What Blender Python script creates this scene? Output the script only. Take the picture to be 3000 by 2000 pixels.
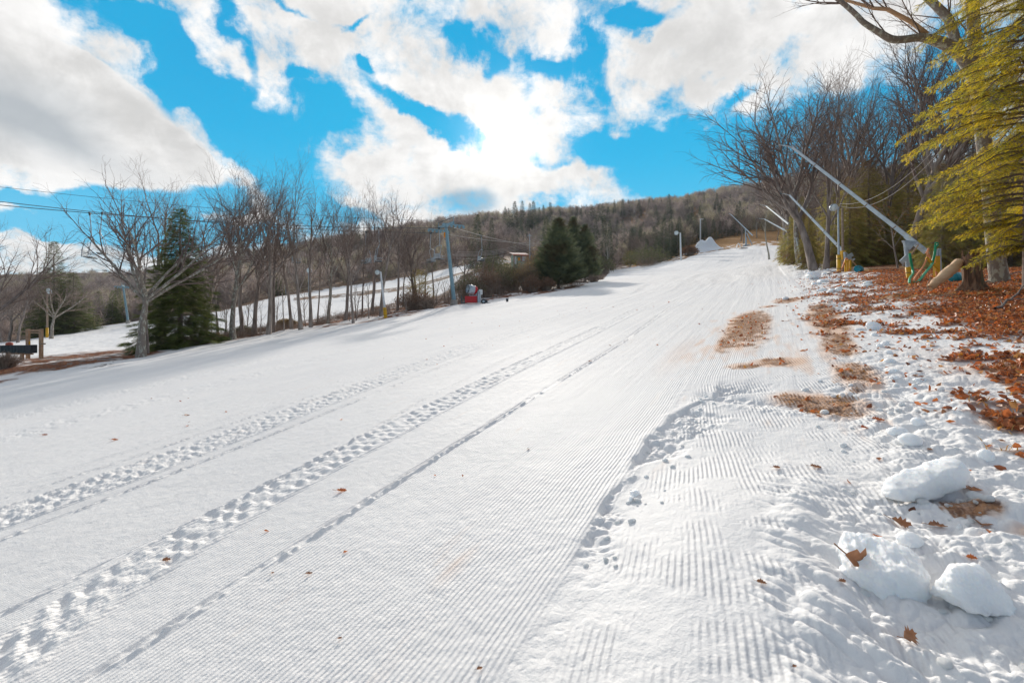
import bpy, math, random
import numpy as np
from mathutils import Vector, Matrix, Quaternion

# ------------------------------------------------------------------ scene, camera, light
for o in list(bpy.data.objects): bpy.data.objects.remove(o)
SC = bpy.context.scene
ROOT = SC.collection
F = 1417.0                 # focal length in px of the 3000 px wide frame
HZ = 930.0                 # row of the horizon
CAMZ = 1.6
cam = bpy.data.cameras.new('camera'); camo = bpy.data.objects.new('camera', cam); ROOT.objects.link(camo)
camo.location = (0, 0, CAMZ); camo.rotation_euler = (math.pi/2, 0, 0)
cam.sensor_width = 36; cam.lens = F/3000*36
cam.shift_y = -(1000-HZ)/3000
cam.clip_start = 0.05; cam.clip_end = 12000
SC.camera = camo
SC.view_settings.view_transform = 'Standard'; SC.view_settings.look = 'None'
SC.view_settings.exposure = 0.95; SC.view_settings.gamma = 1; SC.view_settings.use_curve_mapping = False
SC.cycles.use_adaptive_sampling = True
SC.cycles.max_bounces = 5; SC.cycles.diffuse_bounces = 3; SC.cycles.glossy_bounces = 2; SC.cycles.transmission_bounces = 3; SC.cycles.transparent_max_bounces = 16

SUN_DIR = Vector((-0.007, 1, 0.367)).normalized()
SUN_EL = math.asin(SUN_DIR.z); SUN_AZ = math.atan2(SUN_DIR.x, SUN_DIR.y)
sl = bpy.data.lights.new('sun', 'SUN'); sl.energy = 2.3; sl.angle = math.radians(1.8); sl.color = (1.0, 0.92, 0.82)
slo = bpy.data.objects.new('sun', sl); ROOT.objects.link(slo); slo.location = (0, 60, 60)
slo.rotation_mode = 'QUATERNION'; slo.rotation_quaternion = SUN_DIR.to_track_quat('Z', 'Y')

# ------------------------------------------------------------------ node helper
class NT:
    def __init__(s, tree): s.t = tree; s.n = tree.nodes; s.l = tree.links
    def node(s, typ, ins=None, **kw):
        n = s.n.new(typ)
        for k, v in kw.items(): setattr(n, k, v)
        if ins:
            for k, v in ins.items(): s.set(n, k, v)
        return n
    def set(s, n, k, v):
        sock = n.inputs[k]
        if isinstance(v, bpy.types.NodeSocket): s.l.new(v, sock)
        elif isinstance(v, bpy.types.Node): s.l.new(v.outputs[0], sock)
        else: sock.default_value = v
    def math(s, op, a, b=None, c=None, clamp=False):
        n = s.node('ShaderNodeMath', operation=op, use_clamp=clamp); s.set(n, 0, a)
        if b is not None: s.set(n, 1, b)
        if c is not None: s.set(n, 2, c)
        return n.outputs[0]
    def vmath(s, op, a, b=None, out=0):
        n = s.node('ShaderNodeVectorMath', operation=op); s.set(n, 0, a)
        if b is not None: s.set(n, 1, b)
        return n.outputs[out]
    def mix(s, f, a, b, typ='RGBA', blend='MIX'):
        n = s.node('ShaderNodeMix', data_type=typ, blend_type=blend) if typ == 'RGBA' else s.node('ShaderNodeMix', data_type=typ)
        i = {'RGBA': (6, 7, 2), 'FLOAT': (2, 3, 0)}[typ]
        s.set(n, 0, f); s.set(n, i[0], a); s.set(n, i[1], b)
        return n.outputs[i[2]]
    def ramp(s, f, lo, hi, a=0.0, b=1.0, smooth=True):
        n = s.node('ShaderNodeMapRange', interpolation_type='SMOOTHSTEP' if smooth else 'LINEAR', clamp=True)
        s.set(n, 0, f); s.set(n, 1, lo); s.set(n, 2, hi); s.set(n, 3, a); s.set(n, 4, b)
        return n.outputs[0]
    def noise(s, vec, scale, detail=4, rough=0.55, dist=0.0, out=0):
        n = s.node('ShaderNodeTexNoise', {'Scale': scale, 'Detail': detail, 'Roughness': rough, 'Distortion': dist})
        if vec is not None: s.set(n, 'Vector', vec)
        return n.outputs[out]

def rgb(*c): return (c[0], c[1], c[2], 1)

# ------------------------------------------------------------------ world: nishita sky with clouds
W = bpy.data.worlds.new('World'); SC.world = W; W.use_nodes = True
W.cycles.sampling_method = 'MANUAL'; W.cycles.sample_map_resolution = 512
def build_world():
    t = NT(W.node_tree); t.n.clear()
    out = t.node('ShaderNodeOutputWorld'); bg = t.node('ShaderNodeBackground'); t.l.new(bg.outputs[0], out.inputs[0])
    sky = t.node('ShaderNodeTexSky', sky_type='NISHITA'); sky.sun_disc = False
    sky.sun_elevation = SUN_EL; sky.sun_rotation = SUN_AZ; sky.air_density = 1.0; sky.dust_density = 0.3; sky.ozone_density = 3.0
    bg.inputs[1].default_value = 0.12
    v = t.node('ShaderNodeTexCoord').outputs['Generated']
    v = t.vmath('NORMALIZE', v)
    sp = t.node('ShaderNodeSeparateXYZ', {0: v}); X, Y, Z = sp.outputs
    az = t.math('ARCTAN2', X, Y); el = t.math('ARCSINE', Z)
    # drifting cloud-layer coordinates: planar projection so that puffs shrink towards the horizon
    den = t.math('ADD', t.math('MAXIMUM', Z, 0.0), 0.22)
    cl = t.node('ShaderNodeCombineXYZ', {0: t.math('DIVIDE', X, den), 1: t.math('DIVIDE', Y, den), 2: 0.37}).outputs[0]
    ang = t.node('ShaderNodeCombineXYZ', {0: az, 1: el, 2: 0.0}).outputs[0]
    # edge wobble for the hand-placed banks
    def wobv(sc, amp, det=4):
        w_ = t.vmath('SCALE', t.vmath('SUBTRACT', t.noise(v, sc, det, 0.6, out=1), (0.5, 0.5, 0.5))); w_.node.inputs['Scale'].default_value = amp; return w_
    angw = t.vmath('ADD', t.vmath('ADD', ang, wobv(4.0, 0.16, 3)), wobv(16.0, 0.07, 5))
    angs = t.vmath('ADD', ang, wobv(11.0, 0.035, 5))
    def blob(px, py, hw, hh, rot=0, soft=0.0, src=None, outer=1.45):
        a = math.atan((px-1500)/F); e = math.atan((HZ-py)/F*math.cos(a))
        sx = hw/F*math.cos(a)**2; sy = hh/F*math.cos(a)
        d = t.vmath('SUBTRACT', src or angw, (a, e, 0))
        r = t.node('ShaderNodeVectorRotate', rotation_type='Z_AXIS'); t.set(r, 0, d); r.inputs['Angle'].default_value = math.radians(rot)
        q = t.vmath('MULTIPLY', r.outputs[0], (1/sx, 1/sy, 0))
        return t.ramp(t.vmath('LENGTH', q, out=1), outer, soft, 0.0, 1.0, soft > 0)
    def total(lst, **kw):
        acc = None
        for b in lst:
            w = b[5] if len(b) > 5 else 1.0
            s_ = t.math('MULTIPLY', blob(*b[:5], **kw), w)
            acc = s_ if acc is None else t.math('ADD', acc, s_)
        return acc
    # openings of blue between the clouds (px, row, half width, half height, tilt)
    gaps = total([(330, 10, 190, 60, 0, 1.3), (470, 140, 120, 48, 60, 1.3), (610, 280, 160, 62, 45, 1.4), (790, 410, 220, 80, 36, 1.5), (950, 330, 160, 60, 5, 1.2), (830, 560, 150, 60, 40, 1.2),
                  (640, 60, 35, 120, -20, 1.0), (1390, 115, 65, 38, -20, 1.1), (1450, 190, 32, 50, 0, .9), (1620, 185, 90, 34, 10, 1.1), (1725, 150, 36, 70, -25, 1.0), (1900, 45, 100, 28, 0, 1.1),
                  (1270, 340, 160, 34, 20, 1.7), (1900, 440, 250, 100, -25, 1.6), (2080, 480, 200, 90, 0, 1.5), (1740, 440, 90, 45, 0), (2190, 250, 70, 22, 0, 1.0),
                  (2300, 430, 300, 110, 0, 1.7), (60, 570, 120, 22, 10, 1.6), (400, 590, 240, 55, -8, 2.0), (150, 655, 200, 28, 0, 1.8), (560, 540, 150, 50, 20, 1.6), (600, 690, 300, 40, 0, 1.9),
                  (2700, 300, 220, 160, 0, 1.2), (1600, 450, 60, 25, 15, 1.0), (1450, 390, 30, 15, 0, .6), (1000, 600, 90, 30, 20, 1.2), (840, 210, 40, 20, 0, 1.0), (1080, 200, 30, 15, 0, 1.1), (1060, 70, 60, 12, -20, .9), (870, 60, 60, 14, 20, .9)])
    banks = total([(60, 260, 330, 190, 15, 1), (330, 360, 330, 130, 32, 1), (520, 450, 170, 60, 25, 1), (150, 460, 420, 60, 5, .8)], src=angs, outer=1.25, soft=.55)
    banks2 = total([(1450, 510, 330, 75, 0, .8), (1700, 500, 100, 70, 10, .8), (2200, 110, 330, 150, 0, .8), (1300, 400, 120, 60, 10, .4), (1000, 100, 350, 120, 25, .35), (1480, 330, 170, 60, 10, .5), (1350, 270, 300, 60, 10, .3)])
    fine = t.noise(cl, 2.6, 8, 0.66)
    puff = t.noise(v, 11.0, 8, 0.68, 0.25)
    n = t.math('ADD', t.math('MULTIPLY', t.math('SUBTRACT', fine, 0.5), 1.6), t.math('MULTIPLY', t.math('SUBTRACT', puff, 0.5), 2.4))
    dens = t.math('ADD', t.math('SUBTRACT', 0.50, t.math('MULTIPLY', gaps, 0.95)), n)
    dens = t.math('ADD', dens, t.math('MULTIPLY', banks2, 0.6))
    wisps = dens
    dens = t.math('MAXIMUM', dens, t.math('ADD', t.math('MULTIPLY', banks, 1.6), t.math('SUBTRACT', t.math('MULTIPLY', n, 0.35), 0.35)))
    mask = t.math('MULTIPLY', t.ramp(dens, -0.10, 0.66), t.ramp(Y, -0.3, 0.2, 0.25, 1.0))  # clouds thinned in the unseen sky behind the camera for bluer fill
    # cloud body brightness: thick parts away from the sun turn grey
    sd = t.vmath('DOT_PRODUCT', v, tuple(SUN_DIR), out=1)
    g1 = blob(40, 320, 300, 120, 12, 0.0, angs, 1.3); g2 = blob(240, 440, 330, 55, 18, 0.0, angs, 1.3); g3 = blob(1380, 590, 95, 40, 0, 0.45, angs, 1.2)
    grey = t.math('MINIMUM', t.math('ADD', g1, t.math('MULTIPLY', g2, 0.6)), 1.0)
    shade = t.noise(cl, 3.1, 6, 0.6)
    shade2 = t.noise(v, 9.0, 7, 0.62, 0.3)
    tone = t.math('ADD', t.ramp(shade, 0.3, 0.62, 1.04, 0.88), t.ramp(shade2, 0.35, 0.65, 0.05, -0.17))
    tone = t.math('ADD', tone, t.math('MULTIPLY', t.ramp(dens, 0.45, 1.3), -0.07))
    cc = t.vmath('SCALE', t.node('ShaderNodeCombineXYZ', {0: 1.0, 1: 0.985, 2: 0.97}).outputs[0]); t.set(cc.node, 'Scale', tone)
    cc = t.mix(t.math('MULTIPLY', grey, 0.85), cc, rgb(0.42, 0.46, 0.50))
    cc = t.mix(t.math('MULTIPLY', g3, 0.8), cc, rgb(0.16, 0.36, 0.52))
    # sky colour: nishita, pulled to the deep cyan of the photo
    skyc = t.vmath('MULTIPLY', sky.outputs[0], (0.02, 0.55, 0.95))
    skyc = t.vmath('SCALE', skyc); skyc.node.inputs['Scale'].default_value = 0.12
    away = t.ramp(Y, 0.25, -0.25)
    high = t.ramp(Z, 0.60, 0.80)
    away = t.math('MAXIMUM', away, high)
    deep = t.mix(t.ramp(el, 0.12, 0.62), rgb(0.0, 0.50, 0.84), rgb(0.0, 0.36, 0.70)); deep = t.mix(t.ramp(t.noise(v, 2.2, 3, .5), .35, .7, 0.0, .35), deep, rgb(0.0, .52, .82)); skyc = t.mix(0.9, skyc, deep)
    skyb = t.vmath('SCALE', t.vmath('MULTIPLY', sky.outputs[0], (0.7, 1.05, 1.3))); skyb.node.inputs['Scale'].default_value = 0.058  # out-of-view sky, tinted and scaled to set the blue shadow fill
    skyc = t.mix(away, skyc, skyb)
    low = t.ramp(el, 0.02, 0.34, 0.34, 0.0)
    skyc = t.mix(low, skyc, rgb(0.35, 0.72, 0.90))
    col = t.mix(mask, skyc, cc)
    # glare of the sun through the cloud
    s1 = t.math('POWER', t.math('MAXIMUM', sd, 0.0), 2600.0); s2 = t.math('POWER', t.math('MAXIMUM', sd, 0.0), 330.0); s3 = t.math('POWER', t.math('MAXIMUM', sd, 0.0), 22.0)
    glow = t.math('ADD', t.math('MULTIPLY', s1, 6.0), t.math('ADD', t.math('MULTIPLY', s2, 0.40), t.math('MULTIPLY', t.math('MULTIPLY', s3, mask), 0.05)))
    gc = t.vmath('SCALE', t.node('ShaderNodeCombineXYZ', {0: 1.0, 1: 0.95, 2: 0.86}).outputs[0]); t.set(gc.node, 'Scale', glow)
    col = t.vmath('ADD', col, gc)
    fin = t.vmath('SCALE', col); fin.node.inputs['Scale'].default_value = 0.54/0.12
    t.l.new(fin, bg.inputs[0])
build_world()

# ------------------------------------------------------------------ numpy noise
def _h(ix, iy, seed):
    a = (ix.astype(np.int64)*374761393 + iy.astype(np.int64)*668265263 + seed*1274126177) & 0xFFFFFFFF
    a = ((a ^ (a >> 13))*1274126177) & 0xFFFFFFFF
    a = (a ^ (a >> 16)) & 0xFFFFFFFF
    return a/4294967295.0
def vn(x, y, seed=0):
    x = np.asarray(x, float); y = np.asarray(y, float)
    ix = np.floor(x); iy = np.floor(y); fx = x-ix; fy = y-iy
    fx = fx*fx*fx*(fx*(fx*6-15)+10); fy = fy*fy*fy*(fy*(fy*6-15)+10)
    a = _h(ix, iy, seed); b = _h(ix+1, iy, seed); c = _h(ix, iy+1, seed); d = _h(ix+1, iy+1, seed)
    return (a*(1-fx)+b*fx)*(1-fy)+(c*(1-fx)+d*fx)*fy
def fbm(x, y, sc, oct=4, seed=0, gain=0.5):
    r = 0; a = 1; tot = 0; c, s = 0.8, 0.6
    x = np.asarray(x, float)/sc; y = np.asarray(y, float)/sc
    for i in range(oct):
        r = r+a*vn(x, y, seed+i*17); tot += a; a *= gain
        x, y = (x*c-y*s)*2.03+5.2, (x*s+y*c)*2.03+1.7
    return r/tot
def billow(x, y, sc, oct=3, seed=0):
    r = 0; a = 1; tot = 0; x = np.asarray(x, float)/sc; y = np.asarray(y, float)/sc
    for i in range(oct):
        r = r+a*np.abs(vn(x, y, seed+i*13)*2-1); tot += a; a *= 0.5; x, y = x*1.9*.8-y*1.9*.6+3, x*1.9*.6+y*1.9*.8+7
    return r/tot
def sst(a, b, x):
    t = np.clip((x-a)/(b-a), 0, 1); return t*t*(3-2*t)

# ------------------------------------------------------------------ terrain
PA, PB = 0.13, 0.0652
PXK = [-300, 0, 400, 800, 1000, 1200, 1450, 1700, 1850, 2000, 2200, 2350, 2600, 3000, 3300]
DT = {
 0:   [(24, 0), (27, -12), (30, -34), (40, -40), (60, -39), (90, -46), (140, -49), (200, -59), (400, -138), (700, -236)],
 400: [(32, 0), (35, -8), (40, -8), (50, -11), (60, -18), (90, -31), (140, -53), (200, -57), (400, -106), (700, -189)],
 800: [(42, 0), (46, -5), (60, -11), (90, -39), (140, -67), (200, -82), (400, -150), (600, -197), (700, -197)],
 1000: [(43, 0), (48, -6), (62, -13), (80, -25), (110, -38), (140, -58), (200, -80), (400, -146), (550, -197), (700, -197)],
 1200: [(45, 0), (50, -9), (60, -16), (80, -20), (110, -32), (140, -55), (200, -82), (250, -91), (400, -142), (500, -206), (700, -206)],
 1450: [(60, 0), (66, -10), (80, -24), (120, -80), (160, -92), (250, -113), (400, -170), (500, -206), (700, -206)],
 1700: [(70, 0), (80, -10), (110, -10), (150, -15), (200, -23), (300, -79), (500, -184), (700, -184)],
 1850: [(100, 0), (130, -6), (160, -18), (200, -28), (300, -79), (500, -182), (700, -182)],
 2000: [(90, 0), (130, -26), (160, -36), (200, -42), (300, -81), (500, -178), (700, -178)],
 2200: [(90, 0), (130, -34), (160, -39), (200, -53), (300, -94), (600, -196), (700, -196)],
 2350: [(80, 0), (100, -10), (130, -17), (200, -38), (400, -133), (600, -206), (700, -206)],
 2600: [(25, 0), (40, 19), (60, 28), (100, 23), (200, -26), (600, -190), (700, -190)],
 3000: [(12, 0), (15, 8), (20, 30), (30, 55), (60, 80), (100, 70), (200, 6), (600, -160), (700, -160)],
}
DT[-300] = DT[0]; DT[3300] = DT[3000]
YG = np.exp(np.linspace(math.log(4), math.log(700), 160))
DG = np.array([np.interp(np.log(YG), [math.log(4)]+[math.log(a) for a, b in DT[p]], [0]+[b for a, b in DT[p]]) for p in PXK])
_k = np.exp(-np.linspace(-1.6, 1.6, 9)**2); _k /= _k.sum()
DG = np.array([np.convolve(np.pad(r, 4, mode='edge'), _k, mode='valid') for r in DG])
PXF = np.arange(-300, 3301, 25.0)
DF = np.array([np.interp(PXF, PXK, DG[:, j]) for j in range(len(YG))]).T
_k2 = np.exp(-np.linspace(-2, 2, 7)**2); _k2 /= _k2.sum()
DF = np.array([np.convolve(np.pad(DF[:, j], 3, mode='edge'), _k2, mode='valid') for j in range(len(YG))]).T
def terr0(x, y):
    x = np.asarray(x, float); y = np.asarray(y, float)
    r = np.sqrt(x*x+y*y)
    yy = np.maximum(y, 0.35*r); yy = np.maximum(yy, 1e-3)
    k = np.minimum(1.0, 700.0/yy)
    xx = x*k; yc = np.maximum(yy*k, 0.01)
    px = np.clip(1500+F*x/yy, -300, 3299.9)
    u = (px+300)/25.0; i = np.floor(u).astype(int); fu = u-i
    w = (np.log(np.clip(yc, 4, 699.9))-math.log(4))/(math.log(700)-math.log(4))*(len(YG)-1); j = np.floor(w).astype(int); fw = w-j
    j = np.clip(j, 0, len(YG)-2); i = np.clip(i, 0, len(PXF)-2)
    d = (DF[i, j]*(1-fu)+DF[i+1, j]*fu)*(1-fw)+(DF[i, j+1]*(1-fu)+DF[i+1, j+1]*fu)*fw
    d = np.where(y > 0, d, 0.0)
    return PA*xx+PB*np.where(y > 0, y*k, y) - d/F*yc
UX, UY = 0.468, 0.884
def st(x, y): return UX*x+UY*y, UY*x-UX*y
EDGE_PX = [-300, 0, 400, 800, 1000, 1200, 1330, 1450, 1600, 1700, 1765, 1790, 1850, 1950, 2000, 2050, 2200, 2320, 2345, 3300]
EDGE_Y = [19, 23.5, 32, 42, 43.5, 45, 54, 59, 64, 70, 100, 170, 170, 150, 138, 158, 162, 150, 90, 90]
RUN_PX = [-300, 0, 400, 800, 1000, 1100, 1200, 1290, 1330, 1420, 1500]
RUN_Y = [34, 38, 44, 58, 66, 76, 84, 90, 105, 190, 700]
WOOD_PX = [-300, 0, 150, 240, 400, 650, 800, 1000, 1200, 1350, 1500, 3300]
WOOD_Y = [100, 118, 122, 145, 152, 120, 160, 185, 190, 190, 190, 190]
def covers(x, y, noisy=True):
    """litter, dirt/grass, corduroy masks of the ground"""
    s, t = st(x, y); yy = np.maximum(y, 0.35*np.sqrt(x*x+y*y)); px = np.clip(1500+F*x/np.maximum(yy, .01), -300, 3300)
    n1 = fbm(x, y, 1.1, 5, 3); n2 = fbm(s, t*3.2, 5.0, 5, 11); n3 = fbm(x, y, 0.28, 4, 23)
    ey = np.interp(px, EDGE_PX, EDGE_Y)*(1+0.06*(n2-.5)); ry = np.interp(px, RUN_PX, RUN_Y)*(1+.12*(n2-.5)); wy = np.interp(px, WOOD_PX, WOOD_Y)*(1+.1*(n2-.5))
    left = sst(0, 1.2, (yy-ey)/np.maximum(yy, 1)*40)
    beyond = sst(0, 1.0, (yy-ry)/2.0)*sst(0, 1.0, (wy-yy)/3.0)
    dark = ((yy > 128) & (yy < 140) & (px > 860) & (px < 1500))
    lit = left*(1-beyond*(~dark))
    # patches of snow inside the left bank, more of them near the run edge
    prox = np.clip((yy-ey)/8.0, 0, 1)
    patch = sst(.50, .60, n2*0.6+n1*.4 + 0.10*(1-prox) - 0.02)
    lit = np.where(left > 0.01, lit*(1-patch*np.where(yy > ry, 0.6, 0.9)), lit)
    # right hand verge
    tl = np.interp(s, [0, 7, 9, 14, 20, 26, 40, 60, 100, 160], [3.6, 3.05, 2.75, 2.5, 2.75, 3.5, 4.3, 4.5, 5.2, 6])
    e = t-tl
    right = sst(-0.25, 0.45, e+1.1*(n1-.5)+.35*(n3-.5))
    thin = sst(.56, .64, n1*.5+n3*.5+.13*sst(-1.8, -.1, e)-.20*sst(-1.5, -3.2, e)-.045)*sst(-3.0, -1.2, e)*(s > 3.2)
    snowp = sst(.60, .66, fbm(x, y, 2.3, 5, 77))*sst(1.6, .3, e)
    rt = (y > 0) & (px > 2200) | (y <= 0)
    lit = np.where(rt, np.maximum(lit, np.maximum(right*(1-.8*snowp), thin*.9)), lit)
    # bare dirt and straw worn through the groomed snow
    def el(s0, t0, a, b, pw=1.0): return np.clip(1-np.sqrt(((s-s0)/a)**2+((t-t0)/b)**2), 0, 1)**pw
    n4 = fbm(s*.5, t, .16, 4, 41)
    dA = el(12.0, -.42, 3.9, .62)*1.05+el(13.6, -.30, 2.6, .5)*.6+el(10.0, -.70, 1.2, .25)*.5
    dB = el(12.4, 1.12, 3.4, .42)*.85+el(9.2, .98, 1.3, .30)*.8+el(7.1, .93, 1.0, .32)*.8+el(5.75, .60, .55, .35)+el(6.1, .25, .4, .35)*.6+el(8.0, .1, .45, .45)*.9+el(7.8, -.35, .3, .28)*.7+el(14.6, 1.2, 1.2, .3)+el(17.8, .55, 1.2, .55)*.9+el(16.3, .0, .6, .35)*.5
    dC = el(7.2, 2.4, .5, .9)*.6+el(4.2, 1.9, .4, .4)*.5+el(5.6, 2.8, .4, .6)*.6+el(3.62, 1.02, .13, .17)*1.3+el(3.45, 1.28, .10, .22)*1.2+el(5.2, 1.7, .14, .28)*1.3
    worn = np.clip(dA*1.1+dB*1.5+dC, 0, 1.3)
    dirt = sst(.44, .80, worn*.42+n4*.60+n3*.28-.03)*sst(.0, .12, worn)
    grav = sst(.47, .58, n1*.5+n3*.5)*sst(60, 130, px)*sst(430, 300, px)*sst(26, 28, yy)*sst(38, 35, yy)
    dirt = np.maximum(dirt, grav)
    stk = fbm(s*.35, t*2.0, .30, 4, 93); wt = el(11.4, -.75, 6.0, 1.05)+el(8.0, .6, 4.5, 1.0)*.8+el(12.5, 1.0, 5.0, .9)*.9
    tint = np.clip(sst(0.0, .6, worn)*.8+sst(.40, 1.05, wt*.9+(stk-.5)*1.6)*.6, 0, 1)+0.35*el(9.2, -1.4, 2.2, .35)+.28*el(2.35, -1.62, .28, .09)+.28*sst(.55, .75, fbm(x, y, 1.7, 3, 91))*sst(1.2, 2.4, t)*(s < 14)*(t < 4)
    grass = np.where(rt, sst(.56, .66, fbm(x, y, 1.4, 4, 55))*right, 0)
    far = ((yy > 150) & (px > 1850) & (px < 2340))
    grass = np.where(far, 1.0, grass)
    lit = np.where((yy > wy) & (px < 1600) | (yy > 190), 1.0, lit)
    main = (e < 0)
    cord = sst(-0.88, -1.08, t+0.0*s)*(s < 200)+sst(6.6, 7.2, s)*sst(-1.08, -.9, t)*sst(-.15, -.3, t-0.08*(s-9))
    cord2 = sst(-.9, -.6, t)*sst(1.35, 1.05, t-.05*(s-6))*sst(24, 16, s)*(1-np.clip(cord, 0, 1))
    groom = left < .01
    return dict(litter=np.clip(lit, 0, 1), dirt=np.clip(dirt, 0, 1), tint=np.clip(tint, 0, 1), grass=np.clip(grass, 0, 1), cord=np.clip(cord*groom, 0, 1), cord2=np.clip(cord2, 0, 1), left=left, right=np.where(rt, right, 0))
TR1 = ([0, 1.8, 3.1, 5.1, 8.7, 14.6, 30, 60, 90], [-6.45, -6.53, -6.56, -6.8, -7.3, -7.75, -8.6, -11, -16])
TR2 = ([0, .9, 1.5, 2.6, 3.8, 8.3, 12.6, 30, 60, 90], [-3.35, -3.45, -3.75, -3.98, -4.1, -4.35, -4.4, -5.0, -7, -12])
LNS = [(([0, 1.6, 4.3, 7.6, 11.9, 25, 50], [-5.75, -5.81, -6.01, -6.36, -6.85, -7.7, -10]), .028, .014), (([0, 1.1, 3.6, 5.9, 9.5, 25, 50], [-4.15, -4.17, -4.28, -4.76, -5.15, -6, -8]), .022, .010),
       (([0, 1, 4.2, 11, 25, 50], [-2.86, -2.87, -2.95, -2.95, -3.6, -5.2]), .03, .016), (([0, 3.4, 8.2, 20, 50], [-7.35, -7.4, -7.9, -9.0, -12]), .03, .012), (([0, 3.4, 8.2, 20, 50], [-7.9, -7.9, -8.5, -9.7, -13]), .03, .008)]
def micro(x, y):
    s, t = st(x, y); r = np.sqrt(x*x+y*y)
    h = np.zeros_like(x)
    near = r < 26
    if near.any():
        S, T, X, Yv = s[near], t[near], x[near], y[near]
        hh = np.zeros_like(S)
        n_f = fbm(S, T, .05, 3, 5)-.5; n_m = fbm(S, T, .22, 4, 6)-.5; bl = billow(X, Yv, .11, 3, 7); blw = billow(X, Yv, .34, 3, 8)
        jit = (vn(S*6, T*6, 9)-.5)
        # crawler tracks: three staggered columns of cleat dents
        for (tr, hw, chn, ph) in ((TR1, .40, .6, 0.3), (TR2, .27, .15, 0.0)):
            d = T-np.interp(S, *tr); ins = sst(hw+.05, hw-.03, np.abs(d))
            cell = np.zeros_like(S)
            for c, off in ((-.62, 0.0), (0.0, .42), (.62, .12)):
                dc = (d-c*hw)/(.070+.04*jit); sp = .152; q = (S+off*sp+ph+.25*d+.02*jit+.05*(vn(S*1.7, T*0+c, 19)-.5))/sp; fr = (q-np.floor(q)-.5)*sp/.046
                amp = .25+1.3*_h(np.floor(q), np.full_like(q, int(c*10)+20), 3)
                dc = dc+.9*(_h(np.floor(q), np.full_like(q, int(c*10)+40), 5)-.5); cell = np.maximum(cell, amp*np.exp(-(dc**2)**1.5-(fr**2)**1.3))
            dent = -(.020 if chn < .3 else .018)*cell
            hh += ins*(dent+.010+(.010+.03*chn)*n_f+chn*.022*(bl-.3)+.008*jit)
            hh += .012*np.exp(-((np.abs(d)-hw)/.035)**2)*(.4+1.2*vn(S*4, T*9, 12))
        for (ln, w, a) in LNS:
            d = T-np.interp(S, *ln); m = np.exp(-(d/w)**2); br = sst(.25, .6, vn(S*2.2, S*0+7, 15)*.6+vn(S*14, T*14, 16)*.5)
            hh += -a*m*(.5+br)+a*1.2*np.exp(-((d-w*1.8)/(w*.8))**2)*br*(.5+1.4*vn(S*22, T*30, 18))
        # old churned passes further left
        for c0, c1, w in ((-12.2, -14.8, .9), (-15.8, -18.2, 1.1), (-20.2, -24.0, .9)):
            d = T-(c0+(c1-c0)*S/22); hh += sst(w, w*.4, np.abs(d))*(.028*(billow(S, T, .2, 3, 31)-.35))
        # raised edge of the groomed pass with broken pockets to its right
        edge = -1.0+.12*sst(4.6, 5.9, S)+.32*sst(5.4, 6.4, S)+.07*(vn(S*2.6, S*0, 21)-.5)+.05*(vn(S*9, S*0, 22)-.5)
        d = T-edge; act = sst(7.0, 6.3, S)*(.12+.88*sst(2.3, 3.3, S))
        wd = .05+.60*sst(.35, .8, vn(S*1.35, S*0+3, 24))
        pocket = sst(0, .05, d)*sst(wd*1.25, wd*.35, d)
        hh += act*(-.048*pocket*(.35+1.0*vn(S*2.1, T*1.5, 25))+.006*np.exp(-((d+.03)/.04)**2))
        hh += act*pocket*(.065*(bl-.25)+.035*(blw-.3))
        hh += -act*.018*sst(0, .1, d)*sst(2.2, .8, d)
        # cross trench
        dx = (T-.02)/.75; dd = (S-(6.15-.42*(T+.6)))/.13
        hh += np.exp(-dd**2)*sst(1.15, .7, np.abs(dx))*(-.06+.06*bl)
        dd2 = (S-(6.0-.42*(T+.6)))/.1; hh += .03*np.exp(-(dd2+1.4)**2)*sst(1.1, .7, np.abs(dx))*bl
        # lumpy verge
        ev = .35+.28*sst(2.2, 4.6, S)-.15*(vn(S*1.7, S*0, 33)-.5)
        lump = sst(-.25, .35, T-ev)*sst(11, 5.5, S)
        hh += lump*(.085*(blw-.30)+.045*(bl-.3)+.05*(fbm(X, Yv, .5, 3, 35)-.5))*sst(2.8, 1.3, T)
        hh += sst(1.0, 2.2, T)*(.06*(fbm(X, Yv, .7, 4, 36)-.5)+.012*n_f)
        # the groomed shelf ends in a bank above the verge near the camera
        bank = sst(4.6, 3.0, S)
        hh += bank*(.10*sst(.55, .10, T-.05*(S-2.4))*sst(-1.0, -.2, T))
        slope_l = sst(-.15, .15, T)*sst(.75, .35, T)*bank
        hh += slope_l*(.028*(np.abs(vn((S+T*.6)*13, (T-S*.2)*4, 44)*2-1)-.3)+.03*(np.abs(vn((S+T*.3)*6, (T-S*.2)*4, 45)*2-1)-.3)+.02*(bl-.3))
        # general softness
        hh += .006*n_m+.0035*n_f
        hh += sst(-.7, -.2, T)*sst(.9, .5, T)*.016*(fbm(S*.6, T, .3, 3, 61)-.5)
        # right verge further up: plowed lumps
        far = sst(9, 16, S)*sst(.6, 1.3, T)*sst(4.2, 2.6, T)
        hh += far*(.16*(billow(X, Yv, .8, 3, 66)-.3))
        h[near] = hh*sst(26, 20, r[near])
    e = (~near) & (r < 160) & (t > .5) & (t < 8) & (s > 5)
    if e.any():
        T = t[e]; h[e] = sst(.9, 1.8, T)*sst(6.5, 3.6, T)*.30*(billow(x[e], y[e], 1.1, 3, 67)-.28)*sst(20, 26, r[e])+0
    # ski and groomer ruts on the upper run
    m = (r >= 20) & (r < 190) & (t < 1) & (t > -40)
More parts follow.
